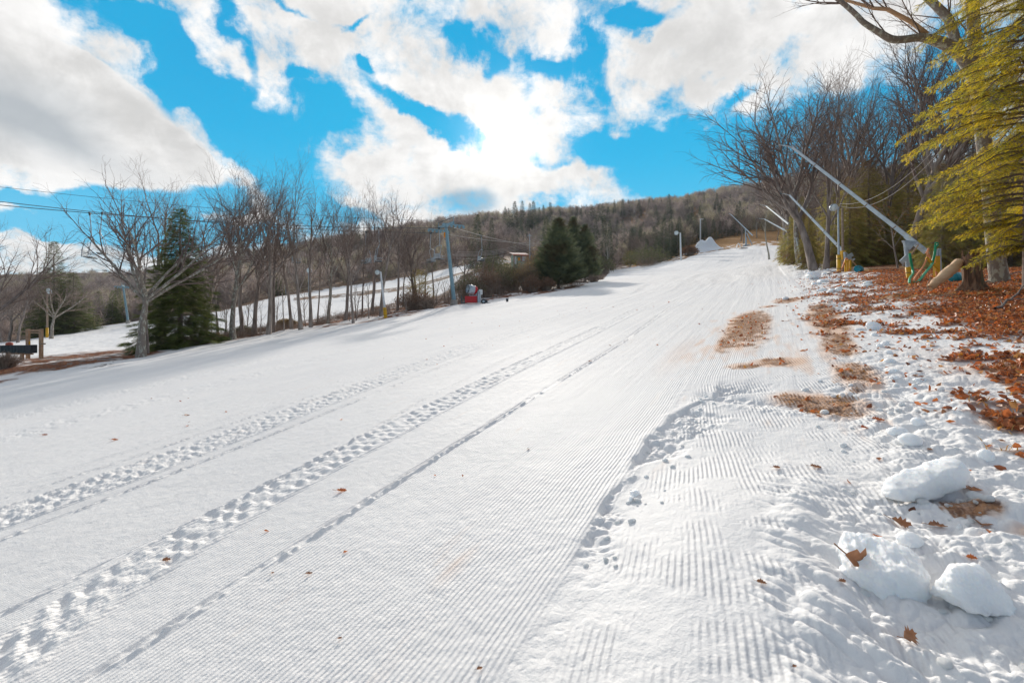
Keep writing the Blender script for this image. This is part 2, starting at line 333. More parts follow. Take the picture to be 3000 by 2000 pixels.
    if m.any():
        S, T = s[m], t[m]; a = sst(20, 45, r[m])
        wv = T+1.8*np.sin(S*.045+T*.13)+.9*np.sin(S*.12+1)
        h[m] += a*(.20*(fbm(S*.10, wv, 1.3, 4, 71)-.5)+.17*(fbm(S*.35+T*.4, wv*.8, 2.6, 3, 72)-.5))
    yy = np.maximum(y, .35*r)
    h += sst(45, 120, yy)*np.where(t < -33, 1.0, 0)*.8*(fbm(x, y, 14, 3, 81)-.5)
    h += sst(180, 300, yy)*4.0*(fbm(x, y, 45, 4, 82)-.5)
    px = 1500+F*x/np.maximum(yy, .01)
    lb = sst(0, 1, (yy-np.interp(np.clip(px, -300, 3300), EDGE_PX, EDGE_Y))/2)*(yy < 120)*(px < 1800)
    h += lb*(.35*(fbm(x, y, 2.2, 4, 85)-.5))
    return h
def terrain(x, y): 
    x = np.atleast_1d(np.asarray(x, float)); y = np.atleast_1d(np.asarray(y, float))
    return terr0(x, y)+micro(x, y)
def gz(x, y): return float(terrain(x, y)[0])
def on(px, Y, dz=0.0):
    x = (px-1500)/F*Y; return Vector((x, Y, gz(x, Y)+dz))
def pt(px, py, Y): return Vector(((px-1500)/F*Y, Y, CAMZ+(HZ-py)/F*Y))
def hit(px, py, Y0=1.2, Y1=420):
    Ys = np.exp(np.linspace(math.log(Y0), math.log(Y1), 900)); xs = (px-1500)/F*Ys
    g = terrain(xs, Ys); ray = CAMZ+(HZ-py)/F*Ys
    k = np.argmax(ray < g); k = max(k, 1)
    return Vector((xs[k], Ys[k], g[k]))
# ------------------------------------------------------------------ mesh helpers
def mk_mesh(name, V, FS, mats=(), mi=None, smooth=False):
    """V (n,3); FS list of (m,k) int arrays"""
    me = bpy.data.meshes.new(name); V = np.asarray(V, np.float32)
    FS = [np.asarray(f, np.int32) for f in FS if len(f)]
    nl = sum(f.size for f in FS); npoly = sum(len(f) for f in FS)
    me.vertices.add(len(V)); me.vertices.foreach_set('co', V.ravel())
    me.loops.add(nl); me.polygons.add(npoly)
    me.loops.foreach_set('vertex_index', np.concatenate([f.ravel() for f in FS]))
    tot = np.concatenate([np.full(len(f), f.shape[1], np.int32) for f in FS])
    st_ = np.concatenate([[0], np.cumsum(tot)[:-1]]).astype(np.int32)
    me.polygons.foreach_set('loop_start', st_)
    try: me.polygons.foreach_set('loop_total', tot)
    except Exception: pass
    if mi is not None: me.polygons.foreach_set('material_index', np.asarray(mi, np.int32))
    me.polygons.foreach_set('use_smooth', np.full(npoly, smooth))
    for m in mats: me.materials.append(m)
    me.update(calc_edges=True); me.validate(verbose=False)
    return me
def link(name, data, parent=None, loc=(0, 0, 0), rot=(0, 0, 0), scale=None):
    o = bpy.data.objects.new(name, data); ROOT.objects.link(o)
    if parent: o.parent = parent
    o.location = loc; o.rotation_euler = rot
    if scale is not None: o.scale = (scale,)*3 if isinstance(scale, (int, float)) else scale
    return o
def tag(o, label, cat, group=None, kind=None):
    if label: o['label'] = label
    if cat: o['category'] = cat
    if group: o['group'] = group
    if kind: o['kind'] = kind
    return o
def thing(name, label, cat, loc, rz=0, group=None, scale=None):
    return tag(link(name, None, None, loc, (0, 0, rz), scale), label, cat, group)
def copy_tree(o, parent=None):
    c = o.copy(); ROOT.objects.link(c); c.parent = parent
    for ch in list(o.children): copy_tree(ch, c)
    return c
class MB:
    """collects quads/tris/ngons into one mesh"""
    def __init__(s): s.v = []; s.f = {}; s.n = 0
    def add(s, V, FS):
        V = np.asarray(V, float).reshape(-1, 3)
        for f in FS:
            f = np.asarray(f, int)
            if f.size: s.f.setdefault(f.shape[1], []).append(f+s.n)
        s.v.append(V); s.n += len(V); return s
    def box(s, c, d, R=None, taper=1.0):
        x, y, z = d[0]/2, d[1]/2, d[2]/2
        P = np.array([[-x, -y, -z], [x, -y, -z], [x, y, -z], [-x, y, -z], [-x*taper, -y*taper, z], [x*taper, -y*taper, z], [x*taper, y*taper, z], [-x*taper, y*taper, z]])
        if R is not None: P = P @ np.array(R.to_3x3() if hasattr(R, 'to_3x3') else R).T
        P = P+np.array(c)
        return s.add(P, [[[0, 3, 2, 1], [4, 5, 6, 7], [0, 1, 5, 4], [1, 2, 6, 5], [2, 3, 7, 6], [3, 0, 4, 7]]])
    def bar(s, a, b, w, h=None, up=(0, 0, 1)):
        a = Vector(a); b = Vector(b); d = b-a; L = d.length; d.normalize(); u = Vector(up)
        if abs(d.dot(u)) > .98: u = Vector((0, 1, 0))
        r = d.cross(u).normalized(); u = r.cross(d)
        R = Matrix((r, d, u)).transposed()
        return s.box((a+b)/2, (w, L, h or w), R)
    def tube(s, pts, r, n=10, cap=True):
        pts = np.array([tuple(p) for p in pts], float); r = np.broadcast_to(np.asarray(r, float), (len(pts),))
        V, FF = tubes([np.c_[pts, r]], n)
        s.add(V, [FF])
        if cap:
            m = len(pts); s.add(V[:n], [[list(range(n))[::-1]]]); s.add(V[(m-1)*n:m*n], [[list(range(n))]])
        return s
    def lathe(s, c, axis, prof, n=20):
        """prof list of (dist along axis, radius)"""
        ax = Vector(axis).normalized(); pts = [Vector(c)+ax*p[0] for p in prof]
        R = ax.to_track_quat('Z', 'X').to_matrix(); an = np.linspace(0, 2*math.pi, n, endpoint=False)
        cir = np.c_[np.cos(an), np.sin(an), an*0] @ np.array(R).T
        V = np.concatenate([np.array(pts[i])+cir*max(prof[i][1], 1e-4) for i in range(len(prof))]); q = []
        for i in range(len(prof)-1):
            for k in range(n): q.append([i*n+k, i*n+(k+1) % n, (i+1)*n+(k+1) % n, (i+1)*n+k])
        return s.add(V, [q])
    def data(s, name, mats, smooth=False):
        FS = [np.concatenate(s.f[k]) for k in sorted(s.f)]
        return mk_mesh(name, np.concatenate(s.v), FS, mats if isinstance(mats, (list, tuple)) else [mats], None, smooth)
    def build(s, name, mats, parent=None, smooth=False, loc=(0, 0, 0)):
        return link(name, s.data(name, mats, smooth), parent, loc)
def tubes(chains, n=3):
    """chains: list of (k,4) arrays x y z r -> V, quads (vectorised by chain length)"""
    Vs = []; Fs = []; off = 0; by = {}
    for c in chains: by.setdefault(len(c), []).append(c)
    for k, cs in by.items():
        A = np.array(cs, float); C = len(A); P = A[:, :, :3]; R = A[:, :, 3]
        T = np.zeros_like(P); T[:, 1:-1] = P[:, 2:]-P[:, :-2]; T[:, 0] = P[:, 1]-P[:, 0]; T[:, -1] = P[:, -1]-P[:, -2]
        T /= np.linalg.norm(T, axis=2, keepdims=True)+1e-9
        M = P[:, -1]-P[:, 0]; M = M/(np.linalg.norm(M, axis=1, keepdims=True)+1e-9)
        ref = np.where(np.abs(M[:, 2:3]) > .8, np.array([[1., 0, 0]]), np.array([[0, 0, 1.]]))
        U = np.cross(T, ref[:, None, :]); U /= np.linalg.norm(U, axis=2, keepdims=True)+1e-9
        Wv = np.cross(T, U)
        an = np.linspace(0, 2*math.pi, n, endpoint=False)
        V = P[:, :, None, :]+R[:, :, None, None]*(np.cos(an)[None, None, :, None]*U[:, :, None, :]+np.sin(an)[None, None, :, None]*Wv[:, :, None, :])
        base = off+np.arange(C)[:, None, None]*k*n+np.arange(k-1)[None, :, None]*n
        i0 = np.arange(n)[None, None, :]; i1 = (i0+1) % n
        Q = np.stack([base+i0, base+n+i0, base+n+i1, base+i1], -1).reshape(-1, 4)
        Vs.append(V.reshape(-1, 3)); Fs.append(Q); off += C*k*n
    return np.concatenate(Vs), np.concatenate(Fs)
def scatter(tv, tf, pos, Rm, sc):
    """replicate a template mesh: tv (m,3), tf (f,k), pos (N,3), Rm (N,3,3), sc (N,) or (N,3)"""
    tv = np.asarray(tv, float); tf = np.asarray(tf, int); N = len(pos); sc = np.asarray(sc, float)
    S = sc[:, None, None] if sc.ndim == 1 else sc[:, None, :]
    V = np.einsum('nij,nmj->nmi', Rm, tv[None]*S)+np.asarray(pos)[:, None, :]
    Fc = tf[None]+(np.arange(N)*len(tv))[:, None, None]
    return V.reshape(-1, 3), Fc.reshape(-1, tf.shape[1])
def frames(d, up=None, roll=None):
    """rotation matrices with x axis along d (N,3)"""
    d = np.asarray(d, float); d = d/(np.linalg.norm(d, axis=1, keepdims=True)+1e-9)
    up = np.tile([0, 0, 1.], (len(d), 1)) if up is None else up
    y = np.cross(up, d); y /= np.linalg.norm(y, axis=1, keepdims=True)+1e-9; z = np.cross(d, y)
    if roll is not None:
        c, s = np.cos(roll)[:, None], np.sin(roll)[:, None]; y, z = y*c+z*s, z*c-y*s
    return np.stack([d, y, z], -1)
def blobmesh(rad, seed, rough=.18, sc=.6, sub=4, flat=0.0):
    """lumpy solid: icosphere scaled by rad=(x,y,z) and displaced"""
    import bmesh
    bm = bmesh.new(); bmesh.ops.create_icosphere(bm, subdivisions=sub, radius=1.0)
    V = np.array([v.co[:] for v in bm.verts]); Fa = np.array([[v.index for v in f.verts] for f in bm.faces]); bm.free()
    d = 1+rough*(fbm(V[:, 0]+V[:, 2]*.7+seed, V[:, 1]-V[:, 2]*.6+seed*2, sc, 4, seed)-.5)*2+rough*.8*(fbm(V[:, 2]*1.3+seed, V[:, 0]-V[:, 1], sc*.8, 3, seed+5)-.5)*2
    V = V*d[:, None]*np.array(rad)
    if flat: V[:, 2] = np.where(V[:, 2] < -rad[2]*flat, -rad[2]*flat+(V[:, 2]+rad[2]*flat)*.2, V[:, 2])
    return V, Fa

# ------------------------------------------------------------------ materials
def mat(name):
    m = bpy.data.materials.new(name); m.use_nodes = True; t = NT(m.node_tree); t.n.clear()
    out = t.node('ShaderNodeOutputMaterial'); return m, t, out
def surf(name, c1, c2=None, rough=.7, scale=6.0, metal=0.0, bump=0.0, bscale=None, transl=0.0, stretch=None, c3=None, spec=.4, rnd=0.0, lo=.35, hi=.65):
    m, t, out = mat(name)
    co = t.node('ShaderNodeTexCoord').outputs['Object']
    if stretch: co = t.vmath('MULTIPLY', co, stretch)
    col = rgb(*c1)
    if c2 is not None:
        n = t.noise(co, scale, 5, .6); col = t.mix(t.ramp(n, lo, hi), rgb(*c1), rgb(*c2))
    if c3 is not None:
        n3 = t.noise(co, scale*.31, 3, .5); col = t.mix(t.ramp(n3, .52, .62), col, rgb(*c3))
    if rnd:
        oi = t.node('ShaderNodeObjectInfo').outputs['Random']
        hsv = t.node('ShaderNodeHueSaturation', {'Color': col, 'Value': t.ramp(oi, 0, 1, 1-rnd, 1+rnd, False), 'Hue': t.ramp(oi, 0, 1, .5-rnd*.03, .5+rnd*.03, False)}); col = hsv.outputs[0]
    p = t.node('ShaderNodeBsdfPrincipled', {'Base Color': col, 'Roughness': rough, 'Metallic': metal, 'Specular IOR Level': spec})
    if bump:
        b = t.node('ShaderNodeBump', {'Strength': 1.0, 'Distance': bump, 'Height': t.noise(co, bscale or scale*2, 5, .65)}); t.set(p, 'Normal', b)
    sh = p.outputs[0]
    if transl:
        tr = t.node('ShaderNodeBsdfTranslucent', {'Color': col}); mx = t.node('ShaderNodeMixShader', {0: transl}); t.set(mx, 1, p); t.set(mx, 2, tr); sh = mx.outputs[0]
    t.l.new(sh, out.inputs[0]); return m
M = {}
M['bark'] = surf('bark_grey_brown', (.21, .165, .14), (.38, .32, .28), .9, 5, bump=.02, bscale=30, stretch=(1, 1, .25), rnd=.25)
M['twig'] = surf('twig_bark', (.17, .125, .105), (.28, .21, .175), .9, 3, rnd=.25)
M['bark_lichen'] = surf('lichen_bark', (.26, .215, .18), (.48, .47, .39), .95, 9, bump=.03, bscale=22, stretch=(1, 1, .45), lo=.5, hi=.6)
M['bark_pale'] = surf('pale_bark', (.30, .27, .22), (.46, .44, .36), .9, 6, bump=.02, bscale=30, stretch=(1, 1, .2))
M['birch'] = surf('birch_bark', (.70, .66, .58), (.35, .30, .26), .8, 4, stretch=(1, 1, 3), lo=.6, hi=.7)
M['spruce'] = surf('spruce_needles', (.10, .14, .035), (.23, .26, .07), .75, 2.2, transl=.30, rnd=.2)
M['spruce_blue'] = surf('far_spruce_needles', (.075, .105, .07), (.14, .16, .09), .8, 1.0, transl=.2, rnd=.2)
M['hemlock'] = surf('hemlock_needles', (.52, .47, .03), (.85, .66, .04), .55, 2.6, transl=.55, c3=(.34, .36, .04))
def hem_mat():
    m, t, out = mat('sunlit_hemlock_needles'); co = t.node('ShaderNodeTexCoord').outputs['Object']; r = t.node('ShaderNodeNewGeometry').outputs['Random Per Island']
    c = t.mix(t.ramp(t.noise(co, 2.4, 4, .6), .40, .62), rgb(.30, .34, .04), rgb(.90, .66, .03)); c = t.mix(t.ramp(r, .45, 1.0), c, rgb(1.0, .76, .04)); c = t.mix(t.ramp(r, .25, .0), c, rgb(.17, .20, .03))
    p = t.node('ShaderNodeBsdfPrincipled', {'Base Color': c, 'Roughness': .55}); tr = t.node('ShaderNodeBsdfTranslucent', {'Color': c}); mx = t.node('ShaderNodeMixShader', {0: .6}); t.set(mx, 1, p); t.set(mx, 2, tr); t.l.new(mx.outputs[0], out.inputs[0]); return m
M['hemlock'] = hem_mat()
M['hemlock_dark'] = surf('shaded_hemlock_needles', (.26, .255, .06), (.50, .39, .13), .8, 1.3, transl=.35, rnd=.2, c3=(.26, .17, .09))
M['arborvitae'] = surf('cedar_foliage', (.12, .155, .095), (.22, .24, .12), .8, 1.2, transl=.25, c3=(.12, .10, .05), rnd=.15)
M['brown_leaf'] = surf('dry_hanging_leaves', (.30, .13, .05), (.45, .20, .07), .8, 3, transl=.4)
M['snow'] = None
M['galv'] = surf('galvanised_steel', (.36, .42, .47), (.50, .56, .60), .45, 5, metal=.35)
M['alu'] = surf('aluminium', (.50, .56, .60), (.62, .67, .70), .4, 4, metal=.3)
M['tower'] = surf('painted_tower_steel', (.20, .35, .42), (.26, .41, .48), .5, 2, metal=.1)
M['steel_dark'] = surf('dark_steel', (.06, .09, .10), (.10, .13, .14), .5, 4, metal=.3)
M['cable'] = surf('steel_cable', (.10, .11, .12), None, .5)
M['wire'] = surf('pale_wire', (.52, .47, .43), None, .4)
M['yellow'] = surf('yellow_padding', (.80, .45, .01), (.70, .36, .01), .6, 6, bump=.01)
M['orange_sign'] = surf('orange_plate', (.85, .30, .01), None, .5)
M['concrete'] = surf('concrete', (.36, .34, .31), (.46, .44, .40), .9, 4, bump=.01)
M['wood'] = surf('weathered_wood', (.26, .19, .14), (.38, .29, .22), .85, 4, bump=.008, stretch=(1, 1, 6))
M['wood_pale'] = surf('pale_lumber', (.42, .27, .17), (.52, .36, .25), .8, 5, bump=.004)
M['wood_broken'] = surf('bare_broken_wood', (.60, .36, .20), (.75, .52, .34), .75, 3, bump=.02, bscale=14, stretch=(.35, 1, 1), c3=(.40, .24, .13))
M['stump'] = surf('split_stump_wood', (.13, .075, .05), (.32, .19, .12), .9, 16, bump=.04, bscale=18, stretch=(1, 1, .16), c3=(.16, .15, .10))
M['red'] = surf('red_paint', (.62, .02, .03), (.5, .02, .02), .4, 3)
M['black'] = surf('black_rubber', (.02, .025, .035), (.035, .04, .05), .5, 4)
M['teal'] = surf('teal_plastic', (.01, .22, .30), (.015, .28, .36), .35, 3)
M['green_hose'] = surf('green_hose', (.01, .28, .12), (.02, .38, .18), .5, 8)
M['orange_hose'] = surf('orange_hose', (.70, .22, .07), (.80, .34, .16), .6, 8)
M['white'] = surf('white_paint', (.78, .80, .80), (.66, .68, .69), .5, 4)
M['glass_lamp'] = surf('frosted_lamp_glass', (.72, .80, .80), (.6, .68, .68), .25, 8)
M['sage'] = surf('sage_siding', (.35, .42, .34), (.30, .36, .29), .8, 3, bump=.01)
M['redtrim'] = surf('red_trim', (.50, .13, .08), (.42, .10, .06), .7, 4)
M['roof'] = surf('shingle_roof', (.45, .26, .22), (.62, .50, .46), .9, 4)
M['pane'] = surf('window_glass', (.55, .62, .66), (.45, .52, .58), .1, 3)
M['leaf'] = surf('oak_leaf', (.42, .10, .03), (.58, .20, .06), .55, 12, transl=.35, rnd=.3)
M['leaf_brown'] = surf('brown_oak_leaf', (.30, .13, .06), (.42, .20, .10), .5, 14, transl=.2, bump=.004, bscale=60)
M['straw'] = surf('dead_grass', (.46, .24, .07), (.60, .36, .12), .8, 5, transl=.3)
M['brush'] = surf('brushwood', (.20, .15, .12), (.36, .28, .22), .9, 2, transl=.0)

def snow_nodes(t, co_pos, grain=1.0):
    g1 = t.noise(co_pos, 55.0, 4, .7); g2 = t.noise(co_pos, 9.0, 4, .6); g3 = t.noise(co_pos, 260.0, 2, .6)
    return t.math('ADD', t.math('MULTIPLY', g1, .0045*grain), t.math('ADD', t.math('MULTIPLY', g2, .010*grain), t.math('MULTIPLY', g3, .0016*grain)))
def snow_chunk_mat():
    m, t, out = mat('packed_snow'); co = t.node('ShaderNodeTexCoord').outputs['Object']
    p = t.node('ShaderNodeBsdfPrincipled', {'Base Color': rgb(.90, .92, .94), 'Roughness': .5, 'Specular IOR Level': .35, 'Subsurface Weight': .6, 'Subsurface Scale': .10})
    p.inputs['Subsurface Radius'].default_value = (1.0, 1.15, 1.35)
    b = t.node('ShaderNodeBump', {'Strength': 1.0, 'Distance': 1.0, 'Height': snow_nodes(t, co, 1.1)}); t.set(p, 'Normal', b)
    t.l.new(p.outputs[0], out.inputs[0]); return m
M['snow'] = snow_chunk_mat()

def ground_mat():
    m, t, out = mat('snow_and_leaf_litter')
    pos = t.node('ShaderNodeNewGeometry').outputs['Position']
    at = lambda n: t.node('ShaderNodeAttribute', attribute_name=n).outputs['Fac']
    lit, dirt, tint, grass, cord, cord2 = [at(k) for k in ('litter', 'dirt', 'tint', 'grass', 'cord', 'cord2')]
    dist = t.vmath('LENGTH', pos, out=1)
    # corduroy left by the groomer, along two headings
    tw = t.vmath('DOT_PRODUCT', pos, (UY, -UX, 0), out=1); tw2 = t.vmath('DOT_PRODUCT', pos, (.948, -.318, 0), out=1)
    wob = t.math('MULTIPLY', t.noise(pos, .7, 2, .5), .10)
    c1 = t.math('SINE', t.math('MULTIPLY', t.math('ADD', tw, wob), 2*math.pi/.031)); c2 = t.math('SINE', t.math('MULTIPLY', t.math('ADD', tw2, wob), 2*math.pi/.034))
    brk = t.ramp(t.noise(pos, 1.3, 4, .6), .34, .55, .6, 1.0); brk2 = t.ramp(t.noise(pos, 2.6, 4, .6), .44, .58)
    fade = t.ramp(dist, 6, 26, 1.0, .35, False)
    ch = t.math('MULTIPLY', t.math('ADD', t.math('MULTIPLY', t.math('MULTIPLY', c1, cord), brk), t.math('MULTIPLY', t.math('MULTIPLY', t.math('MULTIPLY', c2, cord2), brk2), 1.5)), t.math('MULTIPLY', fade, .0021))
    # wide ruts along the run seen from far away
    al = t.vmath('DOT_PRODUCT', pos, (UX, UY, 0), out=1)
    ruts = t.noise(t.node('ShaderNodeCombineXYZ', {0: t.math('MULTIPLY', tw, 2.2), 1: t.math('MULTIPLY', al, .06), 2: 0.0}).outputs[0], 1.0, 5, .7)
    rh = t.math('MULTIPLY', ruts, t.ramp(dist, 3, 30, .012, .10, False))
    grain = snow_nodes(t, pos)
    gfade = t.ramp(dist, 2, 40, 1.0, .8, False)
    hgt = t.math('ADD', t.math('ADD', ch, rh), t.math('MULTIPLY', grain, gfade))
    # colours
    vor = t.node('ShaderNodeTexVoronoi', {'Vector': pos, 'Scale': 13.0, 'Randomness': 1.0}); vc = vor.outputs['Color']; 
    vs = t.node('ShaderNodeSeparateColor', {0: vc}).outputs
    n1 = t.noise(pos, 1.2, 4, .6); n2 = t.noise(pos, 7.0, 4, .6); nb = t.noise(pos, .22, 4, .6)
    leafc = t.mix(vs[0], rgb(.13, .045, .025), rgb(.34, .12, .05)); leafc = t.mix(t.ramp(vs[1], .72, .8), leafc, rgb(.36, .19, .10)); leafc = t.mix(t.ramp(n2, .45, .65), leafc, rgb(.15, .085, .06))
    farb = t.mix(t.ramp(n1, .4, .6), rgb(.13, .095, .075), rgb(.24, .165, .12))
    farb = t.mix(t.ramp(nb, .5, .6), farb, rgb(.28, .17, .10))
    leafc = t.mix(t.ramp(dist, 60, 95), leafc, farb)
    grassc = t.mix(t.ramp(n2, .4, .6), rgb(.36, .20, .08), rgb(.52, .30, .12)); grassc = t.mix(t.ramp(n1, .5, .65), grassc, rgb(.30, .12, .05))
    dirtc = t.mix(t.ramp(t.noise(pos, 16, 4, .7), .4, .62), rgb(.13, .05, .02), rgb(.42, .19, .07)); dirtc = t.mix(t.ramp(dist, 24, 26), dirtc, rgb(.24, .21, .19))
    snowc = t.mix(t.ramp(t.noise(pos, .5, 3, .5), .35, .7), rgb(.885, .875, .862), rgb(.85, .845, .84))
    snowc = t.mix(t.math('MULTIPLY', tint, .75), snowc, rgb(.80, .50, .32))
    base = t.mix(lit, snowc, t.mix(grass, leafc, grassc)); stripe = t.math('MULTIPLY', t.math('MAXIMUM', cord, cord2), t.math('ADD', t.math('MULTIPLY', c1, cord), t.math('MULTIPLY', c2, cord2))); dm = t.ramp(t.math('ADD', t.math('ADD', dirt, t.math('MULTIPLY', stripe, -.22)), t.math('MULTIPLY', t.math('SUBTRACT', t.noise(pos, 34, 4, .7), .5), 1.3)), .30, .95, 0.0, .88); dm = t.math('MULTIPLY', t.math('MULTIPLY', dm, t.ramp(dirt, 0.0, .35)), t.math('MAXIMUM', t.ramp(t.noise(pos, 6.5, 5, .7), .36, .56, .5, 1.0), t.ramp(dist, 20, 24))); base = t.mix(dm, base, dirtc)
    bare = t.math('MAXIMUM', lit, dirt)
    rough_ = t.mix(bare, t.ramp(dist, 2, 20, .62, .95, False), .9, 'FLOAT')
    lh = t.math('MULTIPLY', t.math('MULTIPLY', bare, t.math('ADD', vs[2], n2)), .022)
    b = t.node('ShaderNodeBump', {'Strength': 1.0, 'Distance': 1.0, 'Height': t.math('ADD', hgt, lh)})
    p = t.node('ShaderNodeBsdfPrincipled', {'Base Color': base, 'Roughness': rough_, 'Specular IOR Level': t.mix(bare, t.ramp(dist, 3, 14, .12, .05, False), .10, 'FLOAT'), 'Normal': b})
    t.l.new(p.outputs[0], out.inputs[0]); return m

def build_ground():
    # adaptive polar sheet: fine where the camera looks, coarse behind it, out to the horizon
    rr = [0.25]
    while rr[-1] < 1.55: rr.append(rr[-1]*1.09)
    while rr[-1] < 1150: r = rr[-1]; rr.append(r+min(1.65*r*r/2267*.8, .0165*r))
    rr = np.array(rr)
    fine = np.arctan((np.concatenate([np.arange(-900, -40, 7.0), np.arange(-40, 3041, 2.3), np.arange(3045, 4400, 6.0)])-1500)/F)
    a0, a1 = fine[0], fine[-1]
    left = np.linspace(-math.pi, a0, 56)[:-1]; right = np.linspace(a1, math.pi, 56)[1:]
    th = np.concatenate([left, fine, right[:-1]])
    R, T = np.meshgrid(rr, th, indexing='ij'); X = R*np.sin(T); Y = R*np.cos(T)
    n, m = X.shape; x = X.ravel(); y = Y.ravel()
    z = terrain(x, y)
    c = covers(x, y)
    z = z+c['litter']*.03*(fbm(x, y, .35, 3, 101)-.3)*(np.hypot(x, y) < 60) - c['dirt']*.012
    i = np.arange(n-1)[:, None]*m; j = np.arange(m)[None, :]; j2 = (j+1) % m
    Q = np.stack([i+j, i+m+j, i+m+j2, i+j2], -1).reshape(-1, 4)[:, ::-1]
    V = np.c_[x, y, z]; V = np.vstack([V, [[0, 0, gz(0, 0.01)]]])
    tri = np.stack([np.full(m, n*m), (np.arange(m)+1) % m, np.arange(m)], -1)[:, ::-1]
    me = mk_mesh('ground', V, [tri, Q], [ground_mat()], None, True)
    for k in ('litter', 'dirt', 'tint', 'grass', 'cord', 'cord2'):
        a = me.attributes.new(k, 'FLOAT', 'POINT'); a.data.foreach_set('value', np.append(c[k], 0).astype(np.float32))
    o = link('ground', me); tag(o, 'snow covered ski slope with groomed lanes, leaf litter verges and wooded hillside ground', 'ground', kind='structure')
    print('ground verts', len(V))
build_ground()
# ------------------------------------------------------------------ bare trees
def grow(rng, p, d, L, r, lv, P, out, maxlv):
    k = 5 if lv <= 1 else (4 if lv == 2 else 3)
    pts = [np.array([*p, r])]; dirs = [d]; q = np.array(p, float); dd = np.array(d, float); rt = r*P['taper'][min(lv, len(P['taper'])-1)]
    for i in range(k):
        dd = dd+rng.normal(0, P['wob'][min(lv, len(P['wob'])-1)], 3); dd[2] += P['up'][min(lv, len(P['up'])-1)]; dd /= np.linalg.norm(dd)
        q = q+dd*L/k; f = (i+1)/k; pts.append(np.array([*q, r+(rt-r)*f])); dirs.append(dd.copy())
    out[min(lv, 1) if lv < 2 else 2].append(np.array(pts))
    if lv >= maxlv: return
    n = P['n'][min(lv, len(P['n'])-1)]; n = max(1, int(n+rng.integers(-1, 2)))
    lo = P['lo'][min(lv, len(P['lo'])-1)]
    az = rng.uniform(0, 6.28)
    for j in range(n):
        f = lo+(1-lo)*((j+rng.uniform(.1, .9))/n)**.75
        if j == n-1: f = 1.0
        u = f*k; i = min(int(u), k-1); w = u-i; a = pts[i]*(1-w)+pts[i+1]*w; bd = dirs[min(i+1, k)]
        az += 2.4+rng.normal(0, .5); ang = P['ang'][min(lv, len(P['ang'])-1)]*rng.uniform(.7, 1.25)
        if j == n-1: ang *= .35
        t1 = np.cross(bd, [.3, .9, .1]); t1 /= np.linalg.norm(t1); t2 = np.cross(bd, t1)
        nd = bd*math.cos(ang)+(t1*math.cos(az)+t2*math.sin(az))*math.sin(ang)
        nl = L*P['len'][min(lv, len(P['len'])-1)]*rng.uniform(.75, 1.2)*(1-.15*(f-lo)/(1-lo+1e-6)*(j != n-1))
        grow(rng, a[:3], nd, nl, min(a[3]*.8, r*P['rr'][min(lv, len(P['rr'])-1)]), lv+1, P, out, maxlv)
TALL = dict(taper=[.45, .4, .4, .4, .5], wob=[.05, .075, .10, .13, .2], up=[.02, .10, .06, .04, .02], n=[7, 6, 5, 5, 4], lo=[.50, .32, .30, .2, .1], ang=[.50, .50, .52, .55, .6], len=[.52, .56, .58, .6, .5], rr=[.36, .46, .5, .5, .5])
VASE = dict(TALL, n=[7, 7, 5, 5, 4], lo=[.86, .2, .15, .15, .1], ang=[.66, .5, .58, .62, .7], len=[1.25, .5, .5, .5, .5], up=[.02, .09, .05, .03, .02], rr=[.55, .5, .5, .55, .6])
SLIM = dict(TALL, n=[8, 5, 5, 4, 4], ang=[.42, .5, .6, .7, .7], len=[.42, .5, .5, .5, .5])
def tree_mesh(seed, P, H, r, trunkf=.76, maxlv=4, lean=(0, 0), minr=.0045):
    rng = np.random.default_rng(seed); out = {0: [], 1: [], 2: []}
    d = np.array([lean[0], lean[1], 1.0]); d /= np.linalg.norm(d)
    grow(rng, (0, 0, -.4), d, H*trunkf, r, 0, P, out, maxlv)
    base = out[0][0]; base[0, 3] *= 1.35
    zmax = max(c[:, 2].max() for c in out[2]) if out[2] else H
    k = H/zmax
    for L_ in out.values():
        for c in L_: c[:, 2] *= k; c[:, :2] *= (k+1)/2; c[:, 3] = np.maximum(c[:, 3], minr)
    return out
def tree_data(name, seed, P, H, r, bark='bark', **kw):
    out = tree_mesh(seed, P, H, r, **kw)
    V, Q = tubes(out[0], 9); V1, Q1 = tubes(out[1], 6)
    # uneven trunk
    V += (fbm(V[:, 0]*9+V[:, 2]*2.2, V[:, 1]*9-V[:, 2]*1.7, .5, 3, seed)-.5)[:, None]*np.array([r, r, 0])*.55
    tm = mk_mesh(name+'_trunk', np.vstack([V, V1]), [np.vstack([Q, Q1+len(V)])], [M[bark]], None, True)
    if out[2]:
        V2, Q2 = tubes(out[2], 3); cm = mk_mesh(name+'_branches', V2, [Q2], [M['twig']], None, True)
    else: cm = None
    return tm, cm
TD = {}
def place_tree(kind, name, label, px, Y, top, group, rz=None, width=1.0, base=None, lean=0.0, cat='tree'):
    """top: image row of the tip -> real height at that distance"""
    b = on(px, Y) if base is None else base
    H = CAMZ+(HZ-top)/F*Y-b.z; d = TD[kind]; k = H/d[2]
    o = thing(name, label, cat, b-Vector((0, 0, .05)), rz if rz is not None else random.uniform(0, 6.28), group, (k*width, k*width, k))
    if lean: o.rotation_mode = 'XYZ'; o.rotation_euler = (0, lean, o.rotation_euler.z)
    link('trunk', d[0], o)
    if d[1]: link('branches', d[1], o)
    return o
random.seed(5)
TD['vase'] = (*tree_data('vase', 11, VASE, 11.5, .25, 'bark_lichen', trunkf=.47), 11.5)
TD['vase2'] = (*tree_data('vase2', 15, VASE, 12, .20, 'bark', trunkf=.52), 12)
TD['tall1'] = (*tree_data('tall1', 21, TALL, 13, .20, 'bark'), 13)
TD['tall2'] = (*tree_data('tall2', 22, TALL, 13, .19, 'bark_lichen'), 13)
